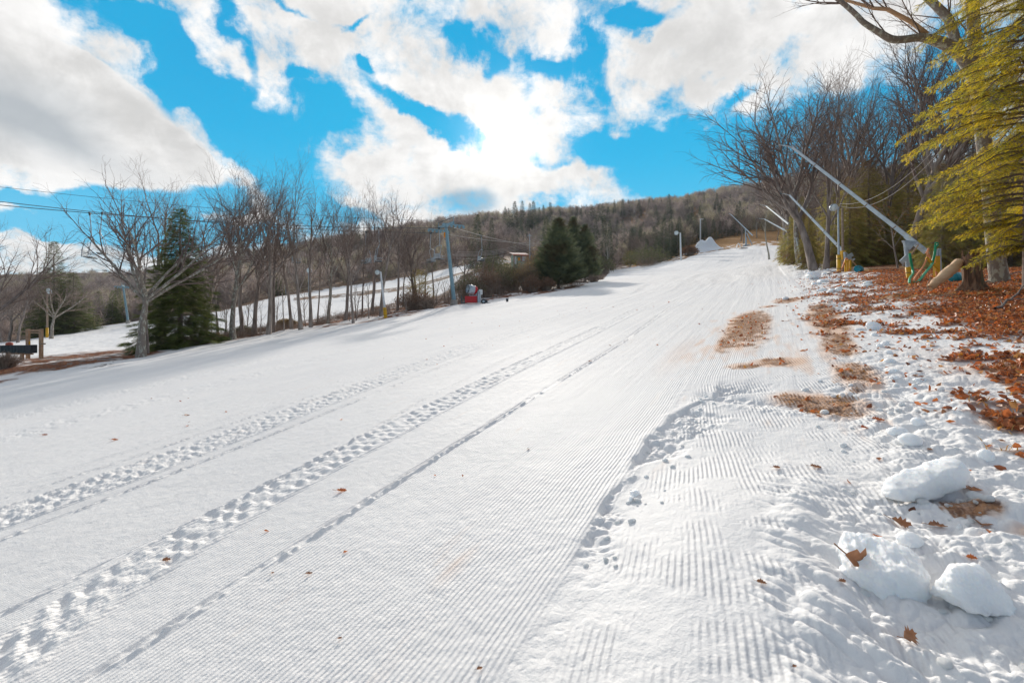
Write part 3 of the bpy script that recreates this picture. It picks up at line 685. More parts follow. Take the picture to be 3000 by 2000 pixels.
TD['tall3'] = (*tree_data('tall3', 24, dict(TALL, lo=[.42, .25, .2, .2, .1]), 13, .20, 'bark'), 13)
TD['slim1'] = (*tree_data('slim1', 31, SLIM, 11, .11, 'bark', maxlv=3), 11)
TD['slim2'] = (*tree_data('slim2', 32, SLIM, 11, .12, 'bark', maxlv=3), 11)
TD['oak'] = (*tree_data('oak', 41, dict(VASE, lo=[.6, .2, .2, .2, .1], n=[8, 7, 7, 6, 4], len=[.85, .5, .5, .5, .5], ang=[.58, .5, .58, .62, .7]), 12, .21, 'bark', trunkf=.52, lean=(-.12, 0)), 12)
TD['sap'] = (*tree_data('sap', 51, dict(SLIM, n=[7, 4, 3], lo=[.3, .3, .2]), 4, .035, 'bark', trunkf=.75, maxlv=2), 4)
TD['sap2'] = (*tree_data('sap2', 52, dict(TALL, n=[5, 4, 3], lo=[.35, .3, .2]), 4, .04, 'bark', trunkf=.6, maxlv=2), 4)
TD['snag'] = (*tree_data('snag', 61, dict(SLIM, n=[3, 2, 2], lo=[.6, .3, .2]), 8, .16, 'bark_pale', trunkf=.97, maxlv=1), 8)

# ------------------------------------------------------------------ evergreens
def frond(nl, w=.09, droop=.12, wid=.42):
    """flat spray with nl pairs of leaflets along +x, unit length"""
    V = [[0, 0, 0], [1, 0, -droop], [0, w*.35, 0]]; T = [[0, 1, 2]]
    for i in range(nl):
        f = .12+.80*i/nl; L = wid*(1-.65*f)
        for sg in (-1, 1):
            b = len(V); x = f; V += [[x, 0, -droop*f*f], [x+.13, sg*.02, -droop*f*f], [x+.30+.1*(1-f), sg*L, -droop*f*f-.10*L]]
            T.append([b, b+1, b+2] if sg > 0 else [b+1, b, b+2])
    return np.array(V), np.array(T)
FRD = {n: frond(n) for n in (2, 3, 5, 7)}
def conifer_data(name, seed, H, R, mat_, n_br=220, dens=5.0, fr=.42, nl=3, zlo=.06, power=.9, droop=.25, upt=.25, trunk_r=.16, vert=.0, jag=.25, brr=True, bark='bark', gap=0.0):
    rng = np.random.default_rng(seed); P = []; D = []; S = []; ch = []
    for i in range(n_br):
        h = zlo+(1-zlo)*(i+rng.uniform(0, 1))/n_br; z = h*H; az = i*2.39996+rng.normal(0, .25)
        if gap and vn(np.array([az*1.3]), np.array([h*7]), seed)[0] < gap: continue
        L = R*((1-h)**power)*(1+rng.uniform(-jag, jag*.6))*min(1, .55+2.2*(h-zlo)/(1-zlo)+.35)+.05*R
        dz0 = upt*(.3+h) - droop*(1-h); k = 5; pts = []
        for j in range(k+1):
            f = j/k; rr = L*f; zz = z+rr*dz0-droop*L*.35*f*f+upt*L*.15*f**3; a = az+.12*f*rng.normal()
            pts.append([rr*math.cos(a), rr*math.sin(a), zz, max(.004, .022*(1-f)*(1-h)+.005)])
        pts = np.array(pts); ch.append(pts)
        m = max(3, int(L*dens)); 
        for j in range(m):
            f = (.16 if h > .3 else .28)+(.84 if h > .3 else .72)*((j+rng.uniform())/m)**.8; f = min(f, 1.0); u = f*k; q = min(int(u), k-1); p = pts[q, :3]*(1-(u-q))+pts[q+1, :3]*(u-q)
            d = pts[q+1, :3]-pts[q, :3]; d = d/np.linalg.norm(d); side = np.array([-d[1], d[0], 0])
            for sg in (-1, 1):
                wv = rng.uniform(.35, 1.1); e = d*(1-.25*wv)+side*sg*wv+np.array([0, 0, rng.normal(-.10+vert, .22)])
                P.append(p+rng.normal(0, .03, 3)*R*.4); D.append(e); S.append(fr*rng.uniform(.65, 1.2)*(.55+.6*(1-h))*(1-.25*f))
            if f > .85: P.append(p); D.append(d+rng.normal(0, .15, 3)); S.append(fr*rng.uniform(.7, 1.1)*(.55+.5*(1-h)))
    for i in range(14): P.append([0, 0, H*(.93+.07*i/14)]); D.append([math.cos(i*2.4)*.6, math.sin(i*2.4)*.6, .9]); S.append(fr*.35)
    tv, tf = FRD[nl]; V, T = scatter(tv, tf, np.array(P), frames(D, roll=rng.normal(0, .5, len(D))), np.array(S))
    cm = mk_mesh(name+'_foliage', V, [T], [M[mat_]], None, False)
    tr = np.array([[rng.normal(0, .02)*z/H, rng.normal(0, .02)*z/H, z, trunk_r*(1-z/H)**.8+.01] for z in np.linspace(-.3, H, 9)])
    V, Q = tubes([tr], 9); 
    if brr: Vb, Qb = tubes(ch, 3); V, Q = np.vstack([V, Vb]), np.vstack([Q, Qb+len(V)])
    return mk_mesh(name+'_trunk', V, [Q], [M[bark]], None, True), cm
def place_conifer(kind, name, label, px, Y, top, group=None, rz=None, width=1.0, cat='tree', dz=0.0, part='foliage'):
    b = on(px, Y, dz); H = CAMZ+(HZ-top)/F*Y-b.z; d = TD[kind]; k = H/d[2]
    o = thing(name, label, cat, b, rz if rz is not None else random.uniform(0, 6.28), group, (k*width, k*width, k))
    link('trunk', d[0], o); link(part, d[1], o); return o
TD['spruce'] = (*conifer_data('spruce', 71, 10, 2.7, 'spruce', 420, 6.5, .62, 5, .02, .8, .26, .16, .17, jag=.38, gap=.10), 10)
TD['spruce2'] = (*conifer_data('spruce2', 72, 10, 2.2, 'spruce', 330, 5.5, .66, 3, .03, .85, .26, .12, .12, jag=.3), 10)
TD['fars'] = (*conifer_data('fars', 73, 10, 1.7, 'spruce_blue', 260, 4.5, .80, 2, .06, .85, .25, .1, .10, jag=.35, brr=False, gap=.08), 10)
TD['fars2'] = (*conifer_data('fars2', 74, 10, 1.3, 'spruce_blue', 170, 4.5, .80, 2, .25, .75, .3, .05, .09, jag=.45, brr=False, gap=.12), 10)
TD['pine'] = (*conifer_data('pine', 75, 10, 2.4, 'spruce_blue', 150, 4.2, .80, 2, .32, .45, .0, .35, .11, jag=.5, brr=False, gap=.2), 10)
TD['arb'] = (*conifer_data('arb', 76, 10, 2.35, 'arborvitae', 620, 5.5, .80, 3, .005, .72, -.2, .6, .16, vert=.6, jag=.34, brr=False), 10)
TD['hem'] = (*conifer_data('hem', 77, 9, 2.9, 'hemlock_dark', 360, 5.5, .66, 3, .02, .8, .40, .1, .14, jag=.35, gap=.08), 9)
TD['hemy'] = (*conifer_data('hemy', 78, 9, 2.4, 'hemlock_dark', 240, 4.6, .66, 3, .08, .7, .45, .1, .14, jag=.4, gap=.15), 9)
TD['bushy'] = (*conifer_data('bushy', 79, 5, 2.6, 'hemlock_dark', 160, 3.6, .60, 2, .01, .45, -.1, .5, .10, vert=.3, jag=.25, brr=False), 5)

# ---- wooded hillsides: far masses of bare crowns (one mass each, nobody could count them)
def mass_mesh(name, kinds, pos, Hs, wd, seed, mats_, parent_label, kind='stuff'):
    rng = np.random.default_rng(seed); VV = []; QQ = []; off = 0
    for kidx, (tv, tf) in enumerate(kinds):
        sel = np.where(rng.integers(0, len(kinds), len(pos)) == kidx)[0] if len(kinds) > 1 else np.arange(len(pos))
        if not len(sel): continue
        a = rng.uniform(0, 6.28, len(sel)); c, s = np.cos(a), np.sin(a); z = np.zeros_like(a); o1 = np.ones_like(a)
        R = np.stack([np.stack([c, -s, z], -1), np.stack([s, c, z], -1), np.stack([z, z, o1], -1)], 1)
        V, Q = scatter(tv, tf, pos[sel], R, np.c_[Hs[sel]*wd[sel], Hs[sel]*wd[sel], Hs[sel]]); VV.append(V); QQ.append(Q+off); off += len(V)
    me = mk_mesh(name, np.vstack(VV), [np.vstack(QQ)], mats_); o = link(name, me); tag(o, parent_label, 'woods', kind=kind); return o
def far_bare(seed, fine):
    out = tree_mesh(seed, dict(TALL, n=[9, 7, 7], lo=[.22, .15, .1], len=[.5, .55, .6], ang=[.65, .7, .8], rr=[.5, .5, .5]), 1.0, .014, .7, 3, minr=.0022)
    V, Q = tubes(out[0]+out[1], 3)
    # twigs as slivers
    c = np.array([[x[0, :3], x[-1, :3]] for x in out[2]]); d = c[:, 1]-c[:, 0]; w = np.cross(d, np.random.default_rng(seed).normal(size=d.shape)); w /= np.linalg.norm(w, axis=1, keepdims=True)+1e-9; w *= .0046
    Vt = np.stack([c[:, 0]-w, c[:, 0]+w, c[:, 1]+w*.6, c[:, 1]-w*.6], 1).reshape(-1, 3); Qt = np.arange(len(Vt)).reshape(-1, 4)+len(V)
    return np.vstack([V, Vt]), np.vstack([Q, Qt])
m_, t_, o_ = mat('distant_bare_crowns'); co_ = t_.node('ShaderNodeNewGeometry').outputs['Position']
n_ = t_.noise(co_, .12, 5, .7); n2_ = t_.noise(co_, .035, 3, .6)
c_ = t_.mix(t_.ramp(n_, .38, .62), rgb(.23, .185, .175), rgb(.45, .37, .34)); c_ = t_.mix(t_.ramp(n2_, .48, .62), c_, rgb(.44, .39, .27))
p_ = t_.node('ShaderNodeBsdfDiffuse', {'Color': c_}); tr_ = t_.node('ShaderNodeBsdfTranslucent', {'Color': c_}); mx_ = t_.node('ShaderNodeMixShader', {0: .40}); t_.set(mx_, 1, p_); t_.set(mx_, 2, tr_); t_.l.new(mx_.outputs[0], o_.inputs[0]); M['far_twig'] = m_
FB = [far_bare(s, True) for s in (201, 202, 203)]
def wood_points(n, seed, px0, px1, Y0, Y1, cond):
    rng = np.random.default_rng(seed); px = rng.uniform(px0, px1, n*4); Yv = np.sqrt(rng.uniform(Y0**2, Y1**2, n*4))
    keep = cond(px, Yv) & (fbm(px*Yv/F, Yv, 12, 3, seed) > .25); px, Yv = px[keep][:n], Yv[keep][:n]; x = (px-1500)/F*Yv
    return np.c_[x, Yv, terrain(x, Yv)-.2], rng
def wy(px): return np.interp(px, WOOD_PX, WOOD_Y)
def edge(px): return np.interp(px, EDGE_PX, EDGE_Y)
pos, rng = wood_points(2600, 301, -150, 1650, 118, 640, lambda p, y: (y > wy(p)+4) & ~((p > 1480) & (y < 200)))
mass_mesh('bare_woods', FB, pos, rng.uniform(8, 13.5, len(pos)), rng.uniform(1.0, 1.6, len(pos)), 1, [M['far_twig']], 'bare brown woods covering the hillside behind the second snow run')
pos, rng = wood_points(2600, 302, 1600, 2900, 120, 640, lambda p, y: (y > np.interp(p, [1600, 1780, 1850, 2000, 2060, 2330, 2360, 2900], [150, 150, 185, 200, 235, 240, 128, 100])))
mass_mesh('hillside_woods', FB, pos, rng.uniform(9, 14, len(pos)), rng.uniform(1.0, 1.6, len(pos)), 2, [M['far_twig']], 'bare brown woods climbing the hill above the crest of the main run')
# ------------------------------------------------------------------ trees one can tell apart
# left stand on the bank between the two runs: (kind, px, distance, row of tip, width, lean, label)
G_L = 'bare trees on the bank along the left edge of the main run'
LEFT = [
 ('vase', 412, 33, 498, 1.05, -.02, 'big grey oak with a wide fan of bare limbs, just left of the spruce'),
 ('slim2', 432, 34, 560, .8, .03, 'second slimmer trunk close against the right side of the big fan shaped oak'),
 ('tall2', 683, 40.5, 478, 1.0, -.05, 'tall bare tree with pale mossy trunk, first one to the right of the dark spruce'),
 ('vase2', 712, 46, 488, .75, .0, 'dark trunked bare tree standing just behind the first pale trunk right of the spruce'),
 ('tall1', 786, 43, 470, .85, -.02, 'tall bare tree with grey green mossy trunk beside a thinner dark trunk'),
 ('slim1', 801, 45, 500, .9, .0, 'thin dark bare tree tucked behind the grey green mossy trunk'),
 ('tall3', 880, 43.5, 462, .72, -.13, 'tallest bare tree of the left stand, its pale trunk leaning left'),
 ('slim2', 855, 46, 540, .9, .02, 'straight grey bare trunk crossing behind the leaning tall one'),
 ('slim1', 911, 45.5, 528, 1.1, -.03, 'dark twin stemmed bare tree right of the leaning pale trunk'),
 ('tall1', 1012, 50, 545, .8, -.10, 'forked bare tree leaning left midway between the leaning trunk and the lamp pole'),
 ('vase2', 1036, 45, 560, .62, -.04, 'bare tree with pale leaning lower trunk left of the white lamp pole'),
 ('slim2', 1116, 49, 555, 1.15, .0, 'dark bare tree right behind the white lamp pole with yellow base'),
 ('slim1', 1165, 56, 580, 1.1, .0, 'slender bare tree between the lamp pole and the lift tower'),
 ('tall3', 745, 45, 520, .9, .02, 'tall brown bare tree midway between the first pale trunk and the mossy trunk'),
 ('tall2', 960, 48, 560, .85, .02, 'bushy crowned bare tree halfway between leaning trunk and lamp pole'),
 ('tall3', 1215, 60, 590, 1.0, .0, 'wide crowned bare tree just left of the lift tower head'),
 ('tall1', 1090, 54, 540, .75, .0, 'upright bare tree directly left of the white lamp pole'),
 ('tall3', 600, 47, 500, 1.0, .03, 'bare tree rising behind the right shoulder of the dark spruce'),
 ('tall1', 470, 48, 485, 1.0, .0, 'bare tree crown showing between the fan shaped oak and the spruce'),
]
for k, px, Y, top, w, ln, lab in LEFT: place_tree(k, 'bare_tree', lab, px, Y, top-32, G_L, width=w, lean=ln)
place_tree('vase2', 'bare_tree', 'bare tree at the far left border reaching in over the wooden frame', -45, 30, 560, G_L, width=1.0, lean=.10)
random.seed(8)
for px, Y, top in ((640, 44, 640), (832, 44, 700), (930, 50, 640), (1060, 54, 640), (1090, 56, 650), (1225, 60, 610), (1245, 62, 620), (1270, 66, 615), (1180, 60, 640), (1360, 72, 640), (1385, 78, 650), (1410, 74, 660), (1440, 90, 640), (590, 46, 690), (480, 45, 520)):
    place_tree(random.choice(['slim1', 'slim2', 'tall1']), 'bare_tree', 'slender bare tree filling the stand along the left bank', px, Y, top, 'slender bare trees filling the left bank', width=random.uniform(.7, 1.0), lean=random.uniform(-.05, .05))
for i in range(34):
    px = random.uniform(560, 1480); e = float(edge(px)); Y = e+random.uniform(2, 13)
    place_tree(random.choice(['sap', 'sap2']), 'sapling', 'thin leafless sapling among the brush of the left bank', px, Y, HZ-(on(px, Y).z+random.uniform(2.2, 5.5)-CAMZ)*F/Y, 'leafless saplings in the brush of the left bank', lean=random.uniform(-.15, .15), width=1.3)
# beyond the second run, far left
place_tree('slim2', 'bare_tree', 'dark straight bare tree behind the wooden frame at far left', 52, 100, 770, None, width=1.3)
place_tree('vase', 'bare_tree', 'pale forked bare tree in front of the spruce behind the wooden pole', 150, 106, 775, None, width=1.1)
for px, Y, top in ((5, 110, 800), (25, 118, 790), (85, 125, 800), (-30, 100, 780)): place_tree('vase2', 'bare_tree', 'brown bushy bare tree beyond the far left snow run', px, Y, top, 'brown bare trees beyond the left run', width=1.2)
place_conifer('spruce2', 'spruce', 'olive spruce with drooping tiers behind the wooden lamp pole, far left', 158, 122, 708, width=1.05)
place_conifer('spruce2', 'spruce', 'low wide green spruce at the left end of the brown strip of the far run', 215, 124, 800, width=1.7)
place_conifer('spruce', 'spruce', 'large dark green spruce standing alone on the left bank beside the fan shaped oak', 528, 38, 612, rz=.6, width=1.02)
place_conifer('bushy', 'young_spruce', 'small olive spruce sapling group low on the left bank below the lift tower', 1228, 60, 795, width=.8)
place_conifer('spruce2', 'spruce', 'small dark spruce at the top edge of the left snow run behind bare trunks', 815, 172, 800, width=1.3)
for px, Y, top, w, lab in ((330, 165, 850, .9, 'small olive conifer left of the distant lift tower'), (345, 170, 838, 1.0, 'rusty olive conifer beside the distant lift tower'), (290, 175, 852, 1.0, 'dark low conifer at the foot of the far left hill')):
    place_conifer('spruce2', 'conifer', lab, px, Y, top, width=w*1.3)
# centre
place_conifer('arb', 'cedar', 'big dense dark cedar with a pointed crown on the bank beyond the lift tower', 1636, 74, 645, rz=1.0, width=1.5)
place_conifer('arb', 'cedar', 'second dark cedar standing behind and to the right of the big pointed one', 1714, 88, 662, rz=2.0, width=1.15)
place_conifer('arb', 'cedar', 'brownish cedar squeezed between the two dark cedars', 1680, 92, 640, rz=4.0, width=1.0)
place_conifer('fars', 'conifer', 'light green narrow conifer rising behind the left shoulder of the big cedar', 1600, 112, 632, width=1.0)
place_conifer('fars', 'conifer', 'tall ragged conifer behind the lift tower with rusty lower boughs', 1398, 130, 628, width=1.25)
place_conifer('fars', 'conifer', 'dark narrow conifer right of the ragged one behind the lift cables', 1440, 135, 638, width=.9)
place_conifer('bushy', 'juniper', 'spreading green juniper under the lift shack', 1490, 100, 775, width=1.0, cat='shrub')
place_conifer('bushy', 'juniper', 'dark green juniper right below the lift shack wall', 1528, 96, 800, width=.7, cat='shrub')
for px, Y, top, w in ((1745, 168, 637, .8), (1770, 172, 630, .8), (1786, 176, 645, .8)): place_conifer('fars2', 'spruce', {1745: 'left one of three thin dark spruces above the crest', 1770: 'middle one of three thin dark spruces above the crest', 1786: 'right one of three thin dark spruces above the crest'}[px], px, Y, top, 'three thin spruces above the crest', width=w)
place_conifer('bushy', 'conifer', 'round soft green young conifer at the edge of the run crest', 1848, 172, 738, width=1.2)
for px, Y, top, w, lab in ((1945, 165, 640, 1.25, 'tall dense spruce left of the white lamp pole at the crest'), (1985, 172, 655, 1.1, 'dense dark spruce directly behind the white lamp pole at the crest'), (1965, 175, 632, .9, 'narrow spruce between the two dense ones near the crest lamp'), (1925, 160, 690, 1.1, 'shorter dark spruce leaning over the snow edge near the crest'), (1895, 170, 700, 1.3, 'low ragged spruce left of the crest spruces'), (2160, 235, 600, 1.2, 'dark spruce behind the far snow gun'), (2178, 245, 612, 1.1, 'dark spruce just right behind the far snow gun'), (2040, 240, 630, 1.2, 'dark conifer behind the snow pile')):
    place_conifer('fars', 'spruce', lab, px, Y, top, width=w)
for i, px in enumerate((2065, 2090, 2110, 2128, 2142, 2022)): place_conifer('fars', 'spruce', 'dark spruce in the row that closes the brown clearing behind the snow pile', px, 238+i*2, 640+random.uniform(-8, 14), 'dark spruces closing the clearing', width=1.2)
random.seed(21)
for px in (1480, 1490, 1508, 1530, 1552, 1563, 1580, 1592, 1612, 1640, 1690, 1702, 1716, 1735, 1760, 1782, 1800, 1824, 1842, 1872, 1902, 1938, 1960, 2000, 2018, 2062, 2100, 2140, 1050, 1080, 960, 860, 780, 1330):
    t = np.interp(px, [780, 1000, 1330, 1480, 1500, 1600, 1690, 1850, 2000, 2140], [700, 665, 640, 612, 590, 600, 610, 585, 568, 560])+random.uniform(-10, 14)
    place_conifer(random.choice(['fars2', 'fars', 'pine'] if px > 1650 else ['fars2', 'fars']), 'spruce', 'dark spruce on the skyline of the wooded hill', px, random.uniform(380, 470), t, 'dark spruces on the skyline of the hill', width=random.uniform(.9, 1.3))
for i in range(95):
    px = random.uniform(1480, 2250); Y = random.uniform(185, 400)
    if px > 2000 and Y < 240: continue
    b = on(px, Y); place_conifer(random.choice(['fars2', 'fars', 'pine']), 'conifer', 'dark conifer scattered through the hillside woods above the run', px, Y, HZ-(b.z+random.uniform(10, 15)-CAMZ)*F/Y, 'conifers scattered through the hillside woods', width=random.uniform(.8, 1.3))
for i in range(22):
    px = random.uniform(150, 1350); Y = random.uniform(230, 600)
    b = on(px, Y); place_conifer('fars', 'conifer', 'dark conifer on the bare brown hillside of the left valley', px, Y, HZ-(b.z+random.uniform(7, 12)-CAMZ)*F/Y, 'conifers scattered on the left valley hillside', width=random.uniform(1.2, 1.8))
# wall of nearer bare trees above the crest
random.seed(31)
for i in range(40):
    px = random.uniform(1740, 2340); Y = random.uniform(176, 235) if px < 2010 or px > 2160 else random.uniform(240, 280)
    b = on(px, Y); place_tree(random.choice(['tall1', 'tall2', 'vase2']), 'bare_tree', 'grey brown bare tree in the wall of woods above the crest of the run', px, Y, HZ-(b.z+random.uniform(11, 15)-CAMZ)*F/Y, 'bare trees in the woods above the crest')
for i in range(30):
    px = random.uniform(1330, 1600) if i < 14 else random.uniform(200, 1300); Y = random.uniform(200, 235) if i >= 14 else random.uniform(135, 200)
    b = on(px, Y); place_tree(random.choice(['tall1', 'tall2', 'vase2', 'tall3']), 'bare_tree', 'brown bare tree at the lower fringe of the woods above the left snow run', px, Y, HZ-(b.z+random.uniform(9, 13)-CAMZ)*F/Y, 'bare trees fringing the woods above the left run')
# white birches
TD['birch'] = (*tree_data('birch', 81, dict(SLIM, n=[6, 3, 3], lo=[.55, .3, .2]), 10, .085, 'birch', trunkf=.9, maxlv=3), 10)
place_tree('birch', 'birch', 'white birch trunk rising straight from the crest of the run', 1786, 158, 690, None)
place_tree('birch', 'birch', 'thinner white birch left of the taller white one at the crest', 1760, 175, 700, None, width=.8)

# right side
G_R = 'bare trees along the right edge of the run'
RIGHT = [
 ('oak', 2388, 31, 215, 1.1, -.05, 'tall dark bare oak arching left over the run at the right edge'),
 ('tall3', 2418, 32, 240, .8, -.02, 'second dark bare trunk close beside the arching oak'),
 ('oak', 2655, 27, 85, .85, -.13, 'tall bare oak behind the long snow gun boom with lichened lower trunk'),
 ('tall2', 2700, 29, 130, 1.0, -.16, 'leaning bare oak right behind the long boom, its trunk slanting left'),
 ('tall1', 2480, 37, 215, 1.0, -.04, 'bare tree whose crown fills the gap above the lamp pole on the right'),
 ('tall2', 2345, 50, 330, 1.1, -.08, 'bare tree farther up the right edge reaching over the boom tips'),
 ('tall3', 2300, 75, 420, 1.1, -.05, 'bare tree on the right edge beyond the small booms'),
 ('vase2', 2560, 42, 230, 1.0, -.02, 'spreading bare tree deep in the right hand woods'),
 ('tall1', 2440, 36, 240, .9, -.03, 'straight tall bare tree between the dark trunks and the lamp pole'),
 ('tall3', 2600, 34, 190, .9, -.05, 'tall upright bare tree above the middle of the longest boom'),
 ('tall2', 2740, 36, 170, .95, -.04, 'tall bare tree rising left of the sunlit hemlock'),
 ('tall1', 2520, 46, 230, .95, .0, 'upright bare tree behind the large brown green hemlock'),
 ('tall3', 2310, 56, 380, .95, -.06, 'tall bare tree above the tips of the two small booms'),
]
for k, px, Y, top, w, ln, lab in RIGHT: place_tree(k, 'bare_tree', lab, px, Y, top-75, G_R, width=w, lean=ln, rz=px*.01)
random.seed(77)
for i in range(34):
    px = random.uniform(2360, 2980); Y = random.uniform(38, 105)
    b = on(px, Y); place_tree(random.choice(['tall1', 'tall2', 'tall3', 'vase2']), 'bare_tree', 'slender bare tree in the crowded right hand woods', px, Y, HZ-(b.z+random.uniform(13, 19)-CAMZ)*F/Y, 'bare trees crowding the right hand woods', width=random.uniform(.8, 1.1))
for i in range(16):
    px = random.uniform(2280, 2420); Y = random.uniform(80, 130)
    b = on(px, Y); place_tree(random.choice(['tall1', 'tall2', 'tall3']), 'bare_tree', 'bare tree lining the right edge far up the slope', px, Y, HZ-(b.z+random.uniform(12, 17)-CAMZ)*F/Y, 'bare trees far up the right edge')
place_tree('snag', 'dead_tree', 'pale limbless dead trunk at the right edge near the crest', 2254, 92, 640, None, width=1.0, lean=-.06)
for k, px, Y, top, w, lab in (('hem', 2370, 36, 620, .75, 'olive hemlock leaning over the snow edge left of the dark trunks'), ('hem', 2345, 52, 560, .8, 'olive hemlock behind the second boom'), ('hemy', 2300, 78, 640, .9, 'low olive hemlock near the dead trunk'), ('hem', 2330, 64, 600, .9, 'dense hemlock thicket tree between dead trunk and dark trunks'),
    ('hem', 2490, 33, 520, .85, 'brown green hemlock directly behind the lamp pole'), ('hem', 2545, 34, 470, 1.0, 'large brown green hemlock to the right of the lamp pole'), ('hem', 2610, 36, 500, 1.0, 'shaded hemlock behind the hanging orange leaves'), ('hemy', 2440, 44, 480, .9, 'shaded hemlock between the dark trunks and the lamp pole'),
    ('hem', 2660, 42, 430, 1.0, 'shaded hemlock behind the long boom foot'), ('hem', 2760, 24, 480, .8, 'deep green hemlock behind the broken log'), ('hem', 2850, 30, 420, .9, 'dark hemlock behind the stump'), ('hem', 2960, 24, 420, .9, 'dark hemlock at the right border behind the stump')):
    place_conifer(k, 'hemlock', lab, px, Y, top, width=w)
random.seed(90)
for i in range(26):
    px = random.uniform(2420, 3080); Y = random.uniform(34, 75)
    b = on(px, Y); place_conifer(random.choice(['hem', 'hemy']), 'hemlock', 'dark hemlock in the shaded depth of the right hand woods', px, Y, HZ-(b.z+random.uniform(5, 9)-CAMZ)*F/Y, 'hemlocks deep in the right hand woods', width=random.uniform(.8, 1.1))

# yellow green hemlock of the foreground, its boughs hanging into the frame
def needle_spray(n=8):
    V = [[0, -.012, 0], [0, .012, 0], [1, 0, -.1]]; T = [[0, 1, 2]]
    for i in range(n):
        f = .05+.9*i/n; L = .30*(1-.45*f)
        for sg in (-1, 1): b = len(V); V += [[f, 0, -.1*f*f], [f+.055, 0, -.1*f*f], [f+.13, sg*L, -.1*f*f-.05*sg*(i % 3-1)]]; T.append([b, b+1, b+2])
    return np.array(V), np.array(T)
NEEDLE = needle_spray()
def near_hemlock():
    rng = np.random.default_rng(901); Y = 11.0; b = on(3035, Y); H = 16.0; R = 2.6; P = []; D = []; S = []; ch = []
    for i in range(400):
        h = .115+.765*(i+rng.uniform())/360 if i < 360 else rng.uniform(.06, .11); z = h*H; az = i*2.39996+rng.normal(0, .2); L = (R*(1-h)**.42)*rng.uniform(.55, 1.08); tilt = rng.normal(.10, .16); L = L if i < 360 else L*.55
        k = 7; pts = []
        for j in range(k+1):
            f = j/k; a = az+.15*math.sin(f*2+i); pts.append([L*f*math.cos(a), L*f*math.sin(a), z+tilt*L*f-.30*L*f*f+rng.normal(0, .015), max(.004, .03*(1-f)+.004)])
        pts = np.array(pts); ch.append(pts); m = int(L*15)
        for j in range(m):
            f = .18+.82*(j+rng.uniform())/m; u = f*k; q = min(int(u), k-1); p = pts[q, :3]*(1-(u-q))+pts[q+1, :3]*(u-q); d = pts[q+1, :3]-pts[q, :3]; d /= np.linalg.norm(d); sd = np.array([-d[1], d[0], 0])
            for sg in (-1, 1):
                Ls = rng.uniform(.16, .50)*(1.15-.55*f); e = d*.8+sd*sg*rng.uniform(.5, 1.1)+np.array([0, 0, rng.uniform(-.5, .0)]); e /= np.linalg.norm(e)
                ch.append(np.array([[*p, .005], [*(p+e*Ls*.5), .004], [*(p+e*Ls+np.array([0, 0, -.1*Ls])), .0025]]))
                nn = max(2, int(Ls*23))
                for w in range(nn):
                    g = (w+rng.uniform(.2, 1))/nn; pp = p+e*Ls*g; pp[2] -= .1*Ls*g*g; s2 = 1 if w % 2 else -1; sv = np.cross(e, [0, 0, 1.0])
                    P.append(pp+rng.normal(0, .006, 3)); D.append(e*.8+sv*s2*rng.uniform(.2, .9)+np.array([0, 0, rng.normal(-.14, .38)])); S.append(rng.uniform(.065, .125))
    tv, tf = NEEDLE; V, T = scatter(tv, tf, np.array(P), frames(D, roll=rng.normal(0, .6, len(D))), np.array(S))
    o = thing('hemlock', 'sunlit yellow green hemlock hanging drooping boughs over the right border of the scene', 'tree', b)
    tr = np.array([[.0, .0, z, .22*(1-z/H)**.7+.01] for z in np.linspace(-.3, H, 12)]); V0, Q0 = tubes([tr], 12); by = [c for c in ch]
    V1, Q1 = tubes(by, 3); link('trunk', mk_mesh('near_hemlock_trunk', np.vstack([V0, V1]), [np.vstack([Q0, Q1+len(V0)])], [M['twig']], None, True), o)
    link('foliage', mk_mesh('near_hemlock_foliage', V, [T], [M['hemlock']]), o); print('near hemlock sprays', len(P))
near_hemlock()
